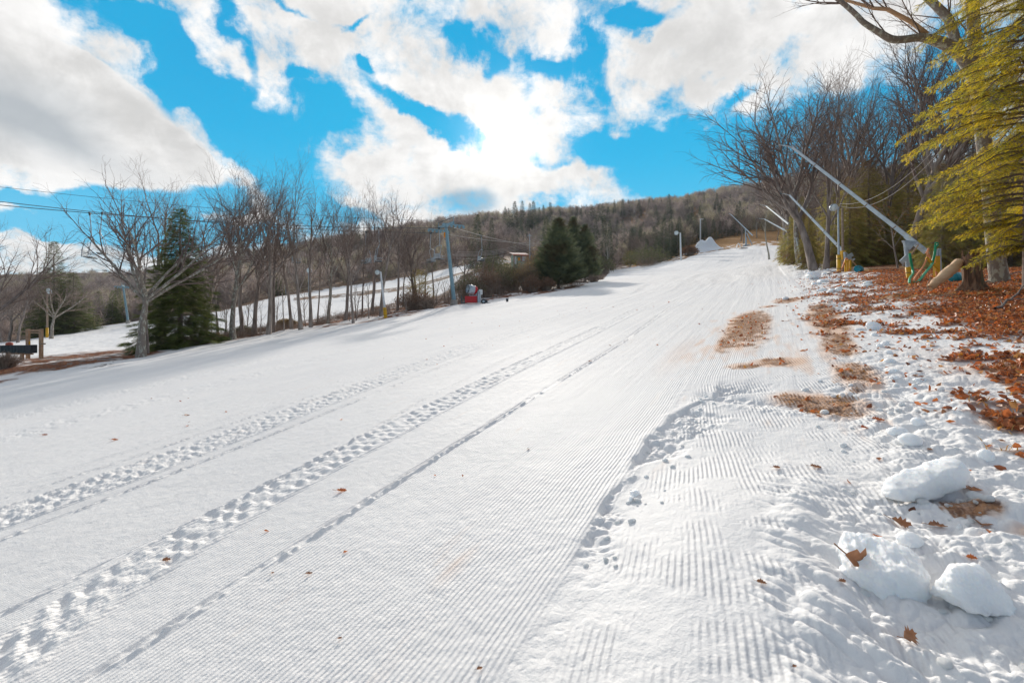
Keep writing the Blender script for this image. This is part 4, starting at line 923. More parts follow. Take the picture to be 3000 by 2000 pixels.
# old oak with lichened limbs at the top right: limbs follow the photo's bends at the tree's own distance
def big_oak():
    Y = 13.2; b = on(2932, Y); o = thing('oak', 'old oak with lichen patched trunk and a thick crooked limb reaching left', 'tree', b)
    def P(px, py, r, dy=0): q = pt(px, py, Y+dy)-b; return [q.x, q.y, q.z, r]
    tr = [[0, 0, -.2, .26], P(2925, 800, .20), P(2912, 700, .185), P(2902, 560, .175), P(2885, 440, .17), P(2872, 330, .165), P(2858, 210, .16), P(2856, 130, .15), P(2848, 0, .14), P(2838, -160, .12), P(2830, -360, .09)]
    lim = [P(2872, 300, .15), P(2850, 215, .155, -.1), P(2818, 160, .16, -.2), P(2770, 128, .15, -.3), P(2700, 108, .10, -.4), P(2655, 116, .095, -.5), P(2612, 118, .09, -.6), P(2575, 95, .075, -.7), P(2530, 68, .065, -.8), P(2505, 40, .06, -.9), P(2470, 10, .055, -1.0), P(2430, -20, .05, -1.1), P(2370, -60, .04, -1.2)]
    l2 = [P(2818, 160, .12, -.2), P(2795, 110, .12, 0), P(2780, 55, .115, .1), P(2745, 20, .10, .2), P(2700, -20, .09, .3), P(2660, -80, .07, .4)]
    l3 = [P(2715, 100, .06, -.4), P(2670, 65, .055, -.5), P(2600, 28, .05, -.6), P(2560, 25, .045, -.6), P(2490, 5, .035, -.7), P(2400, -15, .02, -.8)]
    rng = np.random.default_rng(7); out = {0: [], 1: [], 2: []}; PP = dict(TALL, n=[4, 4, 4, 3], len=[.5, .5, .5, .5], up=[.1, .05, .03, 0], lo=[.2]*4)
    for chn, n, a in ((lim, 9, .9), (l2, 6, .9), (tr, 8, 1.2), (l3, 6, .7)):
        c = np.array(chn)
        for i in range(n):
            q = rng.integers(len(c)//3, len(c)-1); d = c[min(q+1, len(c)-1), :3]-c[q, :3]; d = d/np.linalg.norm(d)+rng.normal(0, .7, 3)+np.array([0, .2, .35]); d /= np.linalg.norm(d)
            grow(rng, c[q, :3], d, a*rng.uniform(.8, 1.7), .022, 1, PP, out, 4)
    V = []; Q = []; off = 0
    for chn in (tr, lim, l2):
        c = np.array(chn); u = np.linspace(0, len(c)-1, len(c)*5); c = np.array([np.interp(u, range(len(c)), c[:, k]) for k in range(4)]).T
        kk = np.exp(-np.linspace(-1.5, 1.5, 7)**2); kk /= kk.sum(); c = np.array([np.convolve(np.pad(c[:, k], 3, mode='edge'), kk, mode='valid') for k in range(4)]).T
        v, q = tubes([c], 14); v += (fbm(v[:, 0]*3+v[:, 1]*2, v[:, 2]*3, .4, 4, 3)-.5)[:, None]*np.array([.05, .05, .03]); V.append(v); Q.append(q+off); off += len(v)
    link('trunk', mk_mesh('oak_trunk', np.vstack(V), [np.vstack(Q)], [M['bark_lichen']], None, True), o)
    v, q = tubes([np.array(l3)], 10); link('dead_limb', mk_mesh('oak_dead_limb', v, [q], [M['wood_broken']], None, True), o)['label'] = 'bare reddish limb without bark'
    ch = out[1]+out[2]; ch1 = [c for c in ch if len(c) == 6]; V1, Q1 = tubes(ch, 4); link('branches', mk_mesh('oak_branches', V1, [Q1], [M['twig']], None, True), o)
big_oak()
# ------------------------------------------------------------------ lift, lamps, snow guns
LT = on(1330, 56); CB = Vector((-40.8, 34.0, 0)); LD = (Vector((LT.x, LT.y, 0))-CB).normalized(); LN = Vector((-LD.y, LD.x, 0))
TOPZ = CAMZ+(HZ-662)/F*56
def lift_tower(loc, top, label, s=1.0, sign=True):
    o = thing('lift_tower', label, 'lift tower', loc); H = top-loc.z; lean = Vector((-.9*s, -.3*s, 0))
    MB().lathe((0, 0, -.3), (0, 0, 1), [(0, .45*s), (.62*s, .45*s), (.66*s, .40*s), (1.0*s, .38*s), (1.05*s, .0)], 16).build('concrete_footing', M['concrete'], o)
    P = lambda f: Vector((lean.x*f, lean.y*f, .7+f*(H-.7)))
    MB().tube([P(0), P(.5), P(1)], [.24*s, .21*s, .18*s], 14).build('column', M['tower'], o, True)
    c = P(1); mb = MB(); a = c+LN*2.0*s; b = c-LN*2.0*s; mb.bar(a, b, .22*s, .26*s)
    for e in (a, b): mb.bar(e+Vector((0, 0, .0)), e+Vector((0, 0, .62*s)), .07*s); 
    mb.build('crossarm', M['tower'], o)
    mb = MB(); a2 = a+Vector((0, 0, .62*s)); b2 = b+Vector((0, 0, .62*s)); mb.bar(a2+LN*.2, b2-LN*.2, .06*s); mb.build('maintenance_rail', M['steel_dark'], o)
    for e in (a, b):
        mb = MB(); mb.bar(e-LD*1.3*s+Vector((0, 0, -.22)), e+LD*1.3*s+Vector((0, 0, -.22)), .08*s, .12*s)
        for k in range(6):
            q = e+LD*(-1.25+.5*k)*s+Vector((0, 0, -.40)); mb.lathe(q-LN*.05, LN, [(0, .0), (0, .15*s), (.1, .15*s), (.1, 0)], 12)
        mb.bar(e, e-Vector((0, 0, .25)), .1*s); mb.build('sheave_train', M['tower'], o)
    mb = MB(); u = Vector((-.25*s, .0, 0))
    for sg in (-.14, .14): mb.bar(P(.12)+LN*sg*s+LD*.26*s, P(.97)+LN*sg*s+LD*.26*s, .025*s)
    for k in range(26): q = P(.12+.85*k/26)+LD*.26*s; mb.bar(q-LN*.14*s, q+LN*.14*s, .02*s)
    mb.build('ladder', M['steel_dark'], o)
    if sign: q = P(.87); MB().box(q+Vector((-.24, -.20, 0)), (.16, .05, .62)).build('orange_number_plate', M['orange_sign'], o)
    return o, a, b
lt, CA, CBk = lift_tower(LT, TOPZ, 'tall blue grey lift tower with orange plate on the left bank beside the snow fan'); CA = CA+LT; CBk = CBk+LT
def far_tower():
    b = on(375, 140); return lift_tower(b, CAMZ+(HZ-838)/F*140, 'small distant lift tower at the end of the far left snow run', 1.25, False)
far_tower()
def cable(name, label, a, b, sag, r, mat_, group=None, n=16):
    pts = [a.lerp(b, i/n)-Vector((0, 0, sag*4*(i/n)*(1-i/n))) for i in range(n+1)]
    o = MB().tube([p-a for p in pts], r, 5, False).build(name, mat_, None, True, a); tag(o, label, 'cable', group); return pts
dz = Vector((0, 0, -.55))
endA = CA-LD*40+Vector((0, 0, -2.9)); endB = CBk-LD*40+Vector((0, 0, -2.5))
pA = cable('haul_rope', 'lower haul rope of the chairlift crossing left from the lift tower', CBk+dz, endB, .7, .028, M['cable'])
pB = cable('haul_rope', 'upper haul rope of the chairlift crossing left from the lift tower', CA+dz, endA+Vector((0, 0, 1.4)), .7, .028, M['cable'])
cable('signal_cable', 'thin signal cable strung just above the haul ropes of the chairlift', (CA+CBk)/2+Vector((0, 0, .55)), (endA+endB)/2+Vector((0, 0, 1.9)), .6, .016, M['cable'])
for (e, px, py, Y, nm) in ((CA, 1640, 712, 82, 'haul rope running from the lift tower to behind the big cedar, upper of two'), (CBk, 1640, 726, 78, 'haul rope running from the lift tower to behind the big cedar, lower of two')):
    cable('haul_rope', nm, e+dz, pt(px, py, Y), .5, .03, M['wire'])
def lift_chair():
    """double chair hanging from its grip at the origin"""
    o = thing('lift_chair', 'x', 'lift chair', (0, 0, 0))
    MB().box((0, 0, -.02), (.30, .12, .12)).box((0, 0, -.12), (.12, .1, .14)).build('grip', M['steel_dark'], o)
    MB().tube([(0, 0, -.1), (0, -.06, -.9), (0, -.10, -1.7), (0, .0, -1.95)], .035, 8).build('hanger', M['galv'], o, True)
    mb = MB(); w = .62
    mb.tube([(-w, .32, -3.45), (-w, .28, -3.0), (-w, .12, -2.15), (-w+.12, .0, -1.97), (w-.12, 0, -1.97), (w, .12, -2.15), (w, .28, -3.0), (w, .32, -3.45)], .028, 8)
    for x in (-w, w): mb.tube([(x, .32, -3.42), (x, -.28, -3.45)], .025, 8)
    for x in (-w, w): mb.tube([(x, -.25, -3.18), (x, .28, -3.12)], .022, 8)
    mb.build('bail_frame', M['galv'], o, True)
    MB().box((0, 0, -3.43), (1.22, .50, .06)).box((0, -.26, -3.44), (1.22, .06, .09)).build('seat', M['steel_dark'], o)
    mb = MB()
    for k in range(4): mb.box((0, .30+.02*k*.2, -3.30+.13*k), (1.2, .03, .09))
    mb.build('backrest', M['galv'], o)
    MB().tube([(-w, -.30, -3.15), (-w, -.34, -3.15), (w, -.34, -3.15), (w, -.30, -3.15)], .02, 8).build('safety_bar', M['galv'], o, True)
    return o
CH = lift_chair()
def rope_pt(pts, px):
    for a, b in zip(pts, pts[1:]):
        pa = 1500+F*a.x/a.y; pb = 1500+F*b.x/b.y
        if (pa-px)*(pb-px) <= 0: f = (px-pa)/(pb-pa+1e-9); return a.lerp(b, f)
    return pts[-1]
chairs = [(pA, 262, 'lift chair hanging at far left under the fan shaped oak crown'), (pB, 298, 'lift chair just behind the one under the fan shaped oak crown'), (pA, 500, 'pale framed lift chair hanging at the height of the dark spruce'), (pB, 765, 'lift chair hanging between the two pale mossy trunks'), (pA, 868, 'lift chair hanging behind the tall leaning pale trunk'), (pB, 1072, 'left one of two lift chairs above the white lamp pole'), (pA, 1108, 'right one of two lift chairs above the white lamp pole'), (pB, 1262, 'left one of two lift chairs beside the lift tower head'), (pA, 1286, 'right one of two lift chairs beside the lift tower head')]
rzl = math.atan2(LD.y, LD.x)-math.pi/2
for i, (pts, px, lab) in enumerate(chairs):
    c = CH if i == 0 else copy_tree(CH); c.location = rope_pt(pts, px); c.rotation_euler = (0, 0, rzl+.15*((i*7) % 3-1)+(.0 if i % 2 else math.pi)); c['label'] = lab; c['group'] = 'chairs on the chairlift'
c = copy_tree(CH); c.location = pt(1410, 690, 66); c['label'] = 'lift chair hanging right of the lift tower toward the shack'; c['group'] = 'chairs on the chairlift'
# power wires from the wooden pole by the tower up to the right
wp = on(1322, 62); o = thing('utility_pole', 'weathered wooden utility pole behind the lift tower column', 'utility pole', wp); tz = CAMZ+(HZ-712)/F*62-wp.z
MB().tube([(0, 0, -.2), (0, 0, tz)], [.16, .12], 10).build('pole', M['wood'], o, True); MB().box((0, 0, tz-.8), (1.6, .1, .12)).build('crossarm', M['wood'], o)
for i, (py0, py1) in enumerate(((745, 700), (748, 704), (742, 694), (757, 709), (738, 688))):
    cable('power_wire', 'pale wire strung from behind the lift tower up toward the cedars', pt(1324+i*4, py0, 62), pt(1590, py1, 82), .9, .018, M['wire'], 'wires between the lift tower and the cedars')
sp = on(1552, 98); o = thing('steel_pole', 'thin steel pole right of the lift shack', 'pole', sp); MB().tube([(0, 0, -.2), (0, 0, CAMZ+(HZ-685)/F*98-sp.z)], [.10, .07], 8).build('pole', M['galv'], o, True); MB().box((0, 0, CAMZ+(HZ-690)/F*98-sp.z), (1.0, .08, .08)).build('crossarm', M['galv'], o)
# lift shack
def shack():
    b = on(1521, 120); b.z = CAMZ+(HZ-771)/F*120; o = thing('lift_shack', 'small sage green lift shack with red trim behind the cedars', 'shack', b, .25)
    MB().box((0, 0, .2), (3.4, 3.0, 3.4)).build('wall', M['sage'], o)
    R = Matrix.Rotation(.25, 3, 'X'); MB().box((0, -.25, 2.25), (4.3, 4.2, .16), R).build('roof', M['roof'], o)
    MB().box((0, -2.28, 1.74), (4.3, .08, .26)).build('fascia', M['redtrim'], o)
    for x, z, w, h in ((.75, 1.0, .9, 1.2), ):
        fr = MB().box((x, -1.52, z), (w+.3, .08, h+.3)).build('window', M['redtrim'], o); MB().box((x, -1.57, z), (w, .05, h)).build('pane', M['pane'], fr); MB().bar((x, -1.62, z-h/2), (x, -1.62, z+h/2), .06).bar((x-w/2, -1.62, z), (x+w/2, -1.62, z), .06, up=(0, 1, 0)).build('muntin', M['white'], fr)
    MB().box((-.45, -1.53, .85), (.55, .05, .75)).build('orange_notice', M['orange_sign'], o)
    MB().box((-1.35, -1.53, .5), (.5, .05, 1.9)).build('door', M['white'], o)
    for x in (-1.72, 1.72): MB().box((x, -1.52, .25), (.14, .1, 3.5)).build('corner_trim', M['redtrim'], o)
shack()
# fan snow gun
def fan_gun():
    b = on(1385, 55.5); o = thing('fan_snow_gun', 'red and grey fan snow gun on a wheeled carriage beside the lift tower', 'snow gun', b, -.12)
    ax = Vector((-.80, -.55, .12)).normalized(); c = Vector((.0, 0, 1.62))
    MB().lathe(c-ax*.50, ax, [(0, .30), (.05, .42), (.22, .50), (.40, .52)], 24).build('rear_housing', M['red'], o, True)
    MB().lathe(c-ax*.10, ax, [(0, .53), (.35, .54), (.75, .50), (.75, .44), (.35, .44), (.1, .42)], 24).build('barrel', M['galv'], o, True)
    MB().lathe(c+ax*.62, ax, [(0, .50), (.03, .535), (.07, .535), (.09, .47)], 24).build('nozzle_ring', M['steel_dark'], o, True)
    mb = MB(); Rq = ax.to_track_quat('Z', 'X').to_matrix()
    for k in range(6):
        a = k*math.pi/3; d = Rq @ Vector((math.cos(a), math.sin(a), 0)); mb.bar(c+ax*.35, c+ax*.35+d*.42, .14, .03, up=ax)
    mb.lathe(c+ax*.2, ax, [(0, .12), (.25, .14), (.4, .02)], 12).build('fan', M['white'], o)
    mb = MB(); mb.bar((-.35, .0, .95), (-.35, .0, 1.45), .08); mb.bar((.42, 0, .9), (.42, 0, 1.5), .1); mb.bar((-.35, 0, .95), (.42, 0, .95), .1); mb.build('yoke', M['galv'], o)
    MB().box((-.12, -.1, .52), (1.35, .75, .74)).build('control_cabinet', M['red'], o)
    MB().box((.78, -.05, .80), (.28, .6, 1.35)).build('valve_housing', M['galv'], o)
    MB().box((.95, -.15, 1.35), (.35, .4, .55)).build('motor_box', M['white'], o)
    mb = MB(); mb.bar((-1.35, -.1, .15), (1.5, -.1, .15), .09); mb.bar((-1.3, -.1, 0), (-1.3, -.1, 1.0), .07); mb.bar((-1.3, -.1, .7), (-.8, -.1, .16), .06); mb.bar((-1.05, -.5, .06), (-1.05, .4, .06), .07); mb.build('chassis', M['steel_dark'], o)
    for y in (-.55, .45):
        w = MB().lathe((1.35, y, .27), (0, 1, 0), [(0, .14), (0, .27), (.03, .29), (.12, .29), (.15, .27), (.15, .14)], 18).build('wheel', M['black'], o, True); MB().lathe((1.35, y+.02, .27), (0, 1, 0), [(0, 0), (0, .14), (.1, .14), (.1, 0)], 12).build('rim', M['galv'], w)
    MB().tube([(1.5, -.1, .15), (2.0, -.1, .12), (2.35, -.1, .05)], .045, 6).build('tow_bar', M['steel_dark'], o)
fan_gun()
bk = MB().lathe((0, 0, 0), (0, 0, 1), [(-.05, .0), (-.05, .12), (.34, .15), (.34, .12), (.30, .0)], 12).build('bucket', M['black'], None, True, on(1486, 53)); tag(bk, 'small dark bucket standing alone on the snow right of the snow fan', 'bucket')
# lamp poles
def lamp_pole(px, Y, top, label, mat_='galv', yellow=True, lean=0.0, arm=-.45, r=.10, head='glass_lamp', rd=.28, crossarm=False, heads=1):
    b = on(px, Y); H = CAMZ+(HZ-top)/F*Y-b.z; o = thing('lamp_pole', label, 'lamp pole', b); P = lambda z: Vector((lean*z/H, 0, z))
    MB().tube([P(-.2), P(H)], [r, r*.75], 12).build('pole', M[mat_], o, True)
    if yellow: MB().lathe((0, 0, 0), (lean/H, 0, 1), [(-.1, r+.05), (yellow if yellow is not True else 1.2, r+.05), (yellow if yellow is not True else 1.2, r)], 12).build('yellow_pad', M['yellow'], o, True); hh_ = (yellow if yellow is not True else 1.2); [MB().lathe((lean/H*z_, 0, z_), (lean/H, 0, 1), [(0, r+.052), (0, r+.058), (.03, r+.058), (.03, r+.052)], 12).build('pad_strap', M['steel_dark'], o) for z_ in (hh_*.22, hh_*.78)]
    for k in range(heads):
        t = P(H-.05); q = t+Vector((arm, -.1-.1*k, .02+.0*k))
        MB().tube([t, t+Vector((arm*.5, -.05, .12)), q], .03, 6).build('lamp_arm', M[mat_], o, True)
        lp = MB().lathe(q+Vector((0, .12, .0)), (.1*(1 if k else -1), -1, -.25), [(0, .05), (.02, rd*.6), (.16, rd*.95), (.20, rd), (.26, rd), (.28, rd*.9)], 20).build('lamp_housing', M['galv'], o, True)
        MB().lathe(q+Vector((0, -.15, -.065)), (0, -1, -.25), [(0, rd*.92), (.04, rd*.6), (.06, .01)], 20).build('lens', M[head], lp, True)
    return o, b, H
lamp_pole(1130, 47, 796, 'white lamp pole with yellow padded base, leaning left before the bare trees', 'white', 1.0, -.5, -.25, .12, rd=.24)
lamp_pole(138, 112, 852, 'wooden lamp pole with yellow base in front of the far left spruce', 'wood', 2.2, 0, .7, .22, rd=.7)
lamp_pole(1995, 137, 682, 'white lamp pole with two lamps at the left edge of the crest', 'white', False, -.2, -1.2, .26, rd=.6, heads=2)
lamp_pole(905, 140, 792, 'distant lamp pole half hidden behind the trunks of the left stand', 'galv', False, 0, .2, .2, rd=.8)
lamp_pole(837, 175, 838, 'far thin lamp pole at the upper edge of the left snow run', 'galv', False, 0, .3, .2, rd=.7)
b = on(2052, 215); o = thing('steel_pole', 'slim pale pole beyond the snow pile in the clearing', 'pole', b); h_ = CAMZ+(HZ-642)/F*215-b.z; MB().tube([(0, 0, -.3), (0, 0, h_)], [.35, .25], 8).build('pole', M['white'], o, True); MB().box((.5, 0, h_), (1.6, .3, .3)).build('lamp_head', M['white'], o)
# tall ski-area light by the yellow pad, with the two drooping wires
LY = 26.5; lo_, lb, lH = lamp_pole(2458, LY, 606, 'grey lamp pole with round glass lamp and yellow pad beside the second boom', 'galv', .98, -.05, -.36, .055, rd=.20)
b = on(2470, LY+1.2); o = thing('utility_pole', 'grey wooden post standing right behind the round lamp pole', 'pole', b); MB().tube([(0, 0, -.2), (-.05, 0, CAMZ+(HZ-610)/F*(LY+1.2)-b.z)], [.07, .06], 9).build('pole', M['wood'], o, True); MB().box((0, 0, .95), (.22, .2, .5)).build('yellow_pad', M['yellow'], o)
cable('drooping_wire', 'upper of two pale wires drooping from the round lamp pole to the hemlock', pt(2461, 597, LY), pt(2768, 405, 19), .75, .011, M['wire'])
cable('drooping_wire', 'lower of two pale wires drooping from the round lamp pole to the hemlock', pt(2463, 604, LY), pt(2790, 400, 18.5), .95, .013, M['wire'])
cable('drooping_wire', 'short pale wire running down left from the head of the round lamp pole', pt(2458, 600, LY), pt(2425, 614, 27), .02, .009, M['wire'])

def boom_gun(pxb, Yb, low, tip, elbow, Yt, label, r0=.065, r1=.035, post_top=None, pad=.45, ribs=True, stand=True, pr=.07):
    """snow lance: post, square boom tapering to the bent tip"""
    b = on(pxb, Yb); o = thing('boom_snow_gun', label, 'snow gun', b)
    A = pt(low[0], low[1], Yb)-b; E_ = pt(elbow[0], elbow[1], Yt)-b; T_ = pt(tip[0], tip[1], Yt)-b; d = (E_-A).normalized()
    mb = MB(); n = 5
    for i in range(n):
        p, q = A.lerp(E_, i/n), A.lerp(E_, (i+1)/n); w = (r0+(r1-r0)*i/n)*2; mb.bar(p, q, w*.62, w)
    mb.build('boom', M['alu'], o)
    if ribs:
        mb = MB()
        for i in range(1, n): p = A.lerp(E_, i/n); w = (r0+(r1-r0)*i/n)*2.15; mb.bar(p-d*.02, p+d*.02, w*.7, w)
        mb.build('boom_collar', M['wood'], o)
        MB().tube([A+Vector((0, -.09, .05)), E_+Vector((0, -.05, .03))], .014, 6).build('boom_pipe', M['galv'], o)
    MB().tube([E_, (E_+T_)/2+Vector((0, 0, .02)), T_], [r1*.8, r1*.6, r1*.4], 8).build('bent_tip', M['alu'], o, True)
    MB().lathe(T_, (T_-E_), [(-.04, r1*.5), (.0, r1*.8), (.09, r1*.8), (.1, 0)], 10).build('nozzle', M['steel_dark'], o, True)
    if stand:
        pz = post_top; MB().tube([(0, 0, -.2), pz], [pr, pr*.9], 12).build('post', M['galv'], o, True)
        if pad: MB().lathe((0, 0, 0), pz, [(-.08, pr*1.4), (pad, pr*1.4), (pad+.01, pr*1.1)], 12).build('yellow_pad', M['yellow'], o, True); MB().lathe(Vector(pz)*(pad*.5/Vector(pz).length), pz, [(0, pr*1.42), (0, pr*1.5), (.02, pr*1.5), (.02, pr*1.42)], 12).build('pad_strap', M['steel_dark'], o)
    return o, b, A, E_, d
def post_at(px, py, Y, b): return pt(px, py, Y)-b
Yb = 18.0; bb = on(2665, Yb)
o, b, A, E_, d = boom_gun(2665, Yb, (2712, 736), (2278, 424), (2320, 432), 21.5, 'longest snow gun boom slanting high over the run, mounted on a post with yellow pad', .066, .036, post_at(2652, 706, Yb, bb), .42)
pz = post_at(2652, 706, Yb, bb); mb = MB()
mb.add([pz+Vector((-.10, -.06, .02)), pz+Vector((.42, -.06, -.02)), pz+Vector((.10, -.06, -.36)), pz+Vector((-.10, .06, .02)), pz+Vector((.42, .06, -.02)), pz+Vector((.10, .06, -.36))], [[[0, 1, 2], [5, 4, 3]], [[0, 3, 4, 1], [1, 4, 5, 2], [2, 5, 3, 0]]])
mb.build('mounting_bracket', M['galv'], o)
mb = MB(); pm = pz*.52; mb.box(pm+Vector((-.16, -.05, -.02)), (.34, .04, .16), Matrix.Rotation(-.75, 3, 'Y')); mb.build('side_plate', M['galv'], o)
mb = MB()
for k in range(3): q = A-d*(-.05+.16*k*-1); mb.lathe(A+d*(.12+.22*k)+Vector((0, -.1, -.10)), (0, -1, 0), [(0, .0), (0, .05), (.09, .05), (.09, 0)], 10)
mb.bar(A+d*.05+Vector((0, 0, -.12)), A+d*.95+Vector((0, 0, -.10)), .05); mb.lathe(A, -d, [(-.1, .05), (.12, .05), (.14, .02)], 10); mb.build('valve_block', M['alu'], o)
MB().tube([pz*.62+Vector((.12, -.03, 0)), pz+Vector((.42, -.08, -.16))], .022, 8).build('hydraulic_strut', M['wood_pale'], o, True)
b2 = on(2482, 27.5)
o, b, A, E_, d = boom_gun(2480, 27.5, (2491, 758), (2289, 567), (2313, 572), 31, 'second snow gun boom behind the lamp pole with orange hose at its foot', .072, .04, post_at(2474, 738, 27.5, on(2480, 27.5)), .0)
mb = MB(); mb.bar((-.1, -.05, .75), (.3, -.05, .98), .1, .2); mb.build('mounting_bracket', M['galv'], o)
MB().tube([A+Vector((0, -.05, -.02)), A+Vector((.12, -.05, -.1)), A+Vector((.2, -.06, 0))], .05, 8).build('valve_block', M['alu'], o, True)
boom_gun(2350, 48, (2310, 656), (2226, 600), (2244, 603), 54, 'third snow gun boom reaching from the hemlocks, upper one of the small pair', .075, .045, (-.6, 0, 2.6), 0, False)
boom_gun(2348, 62, (2306, 678), (2222, 640), (2240, 642), 68, 'fourth snow gun boom crossing the pale dead trunk, lower one of the small pair', .085, .05, (-.8, 0, 2.2), 0, False)
fb = on(2184, 165); o, b, A, E_, d = boom_gun(2184, 165, (2205, 690), (2134, 625), (2141, 628), 170, 'far snow gun boom on the brown mound above the crest', .19, .10, pt(2184, 672, 165)-fb, 0, False, True, .16)
mb = MB(); mb.bar((.0, -.5, 0), (.0, -.5, 3.0), .3); mb.bar((2.3, 0, .5), (.4, 0, 4.6), .25); mb.bar((-.9, -.3, .1), (1.2, -.3, .5), .5, .4); mb.build('base_frame', M['galv'], o)
# sled-like frame at the crest
b = on(2170, 148); o = thing('tube_frame_sled', 'bent tube frame lying on the brown edge of the crest', 'sled frame', b); mb = MB()
mb.tube([(-1.5, 0, .0), (-1.2, 0, 1.2), (-.7, 0, 1.8), (-.2, 0, 1.0), (.2, 0, .5), (2.2, 0, .3)], .09, 6); mb.tube([(-.9, .8, .0), (-.6, .8, 1.2), (-.1, .8, 1.8), (.3, .8, 1.0), (.6, .8, .5), (2.4, .8, .3)], .09, 6); mb.build('tube_frame', M['white'], o, True); MB().box((1.0, .4, .25), (2.4, .9, .12)).build('deck', M['wood_pale'], o)
# yellow guard posts, orange hose
for px, lab in ((2477, 'left one of the low yellow guard posts by the second boom'), (2484, 'middle one of the low yellow guard posts by the second boom'), (2491, 'right one of the low yellow guard posts by the second boom')):
    o = MB().lathe((0, 0, 0), (0, 0, 1), [(-.1, .055), (.62, .055), (.66, .04), (.68, 0)], 10).build('guard_post', M['yellow'], None, True, on(px, 26.8)); tag(o, lab, 'post', 'yellow guard posts by the second boom')
def hose(pts, r, mat_, label, name='snow_hose'):
    P = [Vector(p) for p in pts]; out = []
    for i in range(len(P)-1):
        p0, p1, p2, p3 = P[max(i-1, 0)], P[i], P[i+1], P[min(i+2, len(P)-1)]
        for k in range(6):
            t = k/6; out.append(.5*((2*p1)+(p2-p0)*t+(2*p0-5*p1+4*p2-p3)*t*t+(3*p1-p0-3*p2+p3)*t**3))
    out.append(P[-1]); a = out[0]; o = MB().tube([q-a for q in out], r, 8).build(name, mat_, None, True, a); tag(o, label, 'hose'); return o
g = lambda px, Y, dz=.03: on(px, Y, dz)
hose([pt(2497, 765, 27.3), pt(2515, 783, 27.0), pt(2532, 793, 26.5), g(2550, 25.5)], .028, M['wood_broken'], 'tan hose drooping right from the second boom onto the leaves')
hose([pt(2484, 762, 27.2), pt(2479, 757, 27.1), pt(2474, 768, 26.9), pt(2466, 787, 26.5), g(2452, 26.0), g(2443, 25.2)], .045, M['orange_hose'], 'thick orange hose spilling from the second boom onto the snow')
hose([pt(2482, 760, 27.3), pt(2486, 772, 27), pt(2489, 785, 26.9), g(2487, 26.5)], .035, M['orange_hose'], 'short orange hose hanging among the yellow guard posts')
Yg = 17.3
hose([pt(2665, 742, Yg), pt(2668, 762, Yg), pt(2674, 790, Yg), pt(2675, 802, Yg-.3), pt(2666, 815, Yg-.9), g(2664, Yg-1.7)], .04, M['green_hose'], 'left green hose hanging beside the post of the longest boom')
hose([pt(2741, 718, Yg), pt(2739, 740, Yg), pt(2733, 765, Yg), pt(2730, 775, Yg-.1), pt(2712, 798, Yg-.8), g(2690, Yg-1.3), g(2678, Yg-1.5)], .04, M['green_hose'], 'right green hose looping from the hydrant down to the leaves')
hose([pt(2745, 722, Yg), pt(2748, 713, Yg), pt(2741, 712, Yg), pt(2741, 720, Yg)], .03, M['green_hose'], 'green hose coupling curled on top of the yellow hydrant', 'hose_coupling')
hose([pt(2714, 742, Yg+.5), pt(2718, 734, Yg+.4), pt(2720, 730, Yg+.2), pt(2714, 760, Yg), pt(2702, 785, Yg-.3), pt(2685, 808, Yg-.9), g(2674, Yg-1.3)], .032, M['orange_hose'], 'orange hose bowing from the long boom down to the ground')
hose([pt(2719, 742, Yg+.4), pt(2728, 760, Yg+.3), pt(2740, 782, Yg+.3), g(2745, Yg+.2)], .03, M['orange_hose'], 'orange hose running down right behind the yellow bar')
b = on(2744, Yg+.3); o = thing('hydrant', 'yellow padded hydrant with grey post and slanting yellow bar behind the log', 'hydrant', b)
h1 = CAMZ+(HZ-750)/F*(Yg+.3)-b.z; MB().box((0, 0, h1/2), (.15, .14, h1)).build('yellow_pad', M['yellow'], o)
MB().tube([(.12, -.02, -.1), (.09, -.02, CAMZ+(HZ-728)/F*(Yg+.3)-b.z)], .045, 10).build('post', M['galv'], o, True)
q0, q1 = pt(2713, 755, Yg)-b, pt(2752, 788, Yg)-b; MB().bar(q0, q1, .05, .085).build('yellow_bar', M['yellow'], o)
MB().tube([(.02, 0, h1), (.02, 0, h1+.25)], .035, 8).build('riser_pipe', M['galv'], o, True)
# plastic drums
def drum(px, Y, rz, label, tilt=0.0, r=.22, L=.62):
    b = on(px, Y, r*.92); o = thing('plastic_drum', label, 'drum', b, rz); ax = Vector((1, 0, 0))
    pr = [(-L/2, 0), (-L/2, r*.90), (-L/2+.03, r*.98), (-L*.2, r), (-L*.18, r*1.04), (-L*.15, r), (L*.15, r), (L*.18, r*1.04), (L*.2, r), (L/2-.03, r*.98), (L/2, r*.90), (L/2-.02, r*.86), (L/2-.02, 0)]
    MB().lathe((0, 0, 0), ax, pr, 24).build('drum_body', M['teal'], o, True)
    MB().lathe((L/2-.02, .08, .08), ax, [(0, .03), (.03, .03), (.03, 0)], 8).build('bung', M['steel_dark'], o); return o
drum(2516, 24.8, -2.35, 'teal plastic drum lying on its side where snow meets leaves', r=.175, L=.70)
drum(2802, 15.0, .4, 'second teal drum half hidden between the broken log and the stump', r=.15, L=.45)
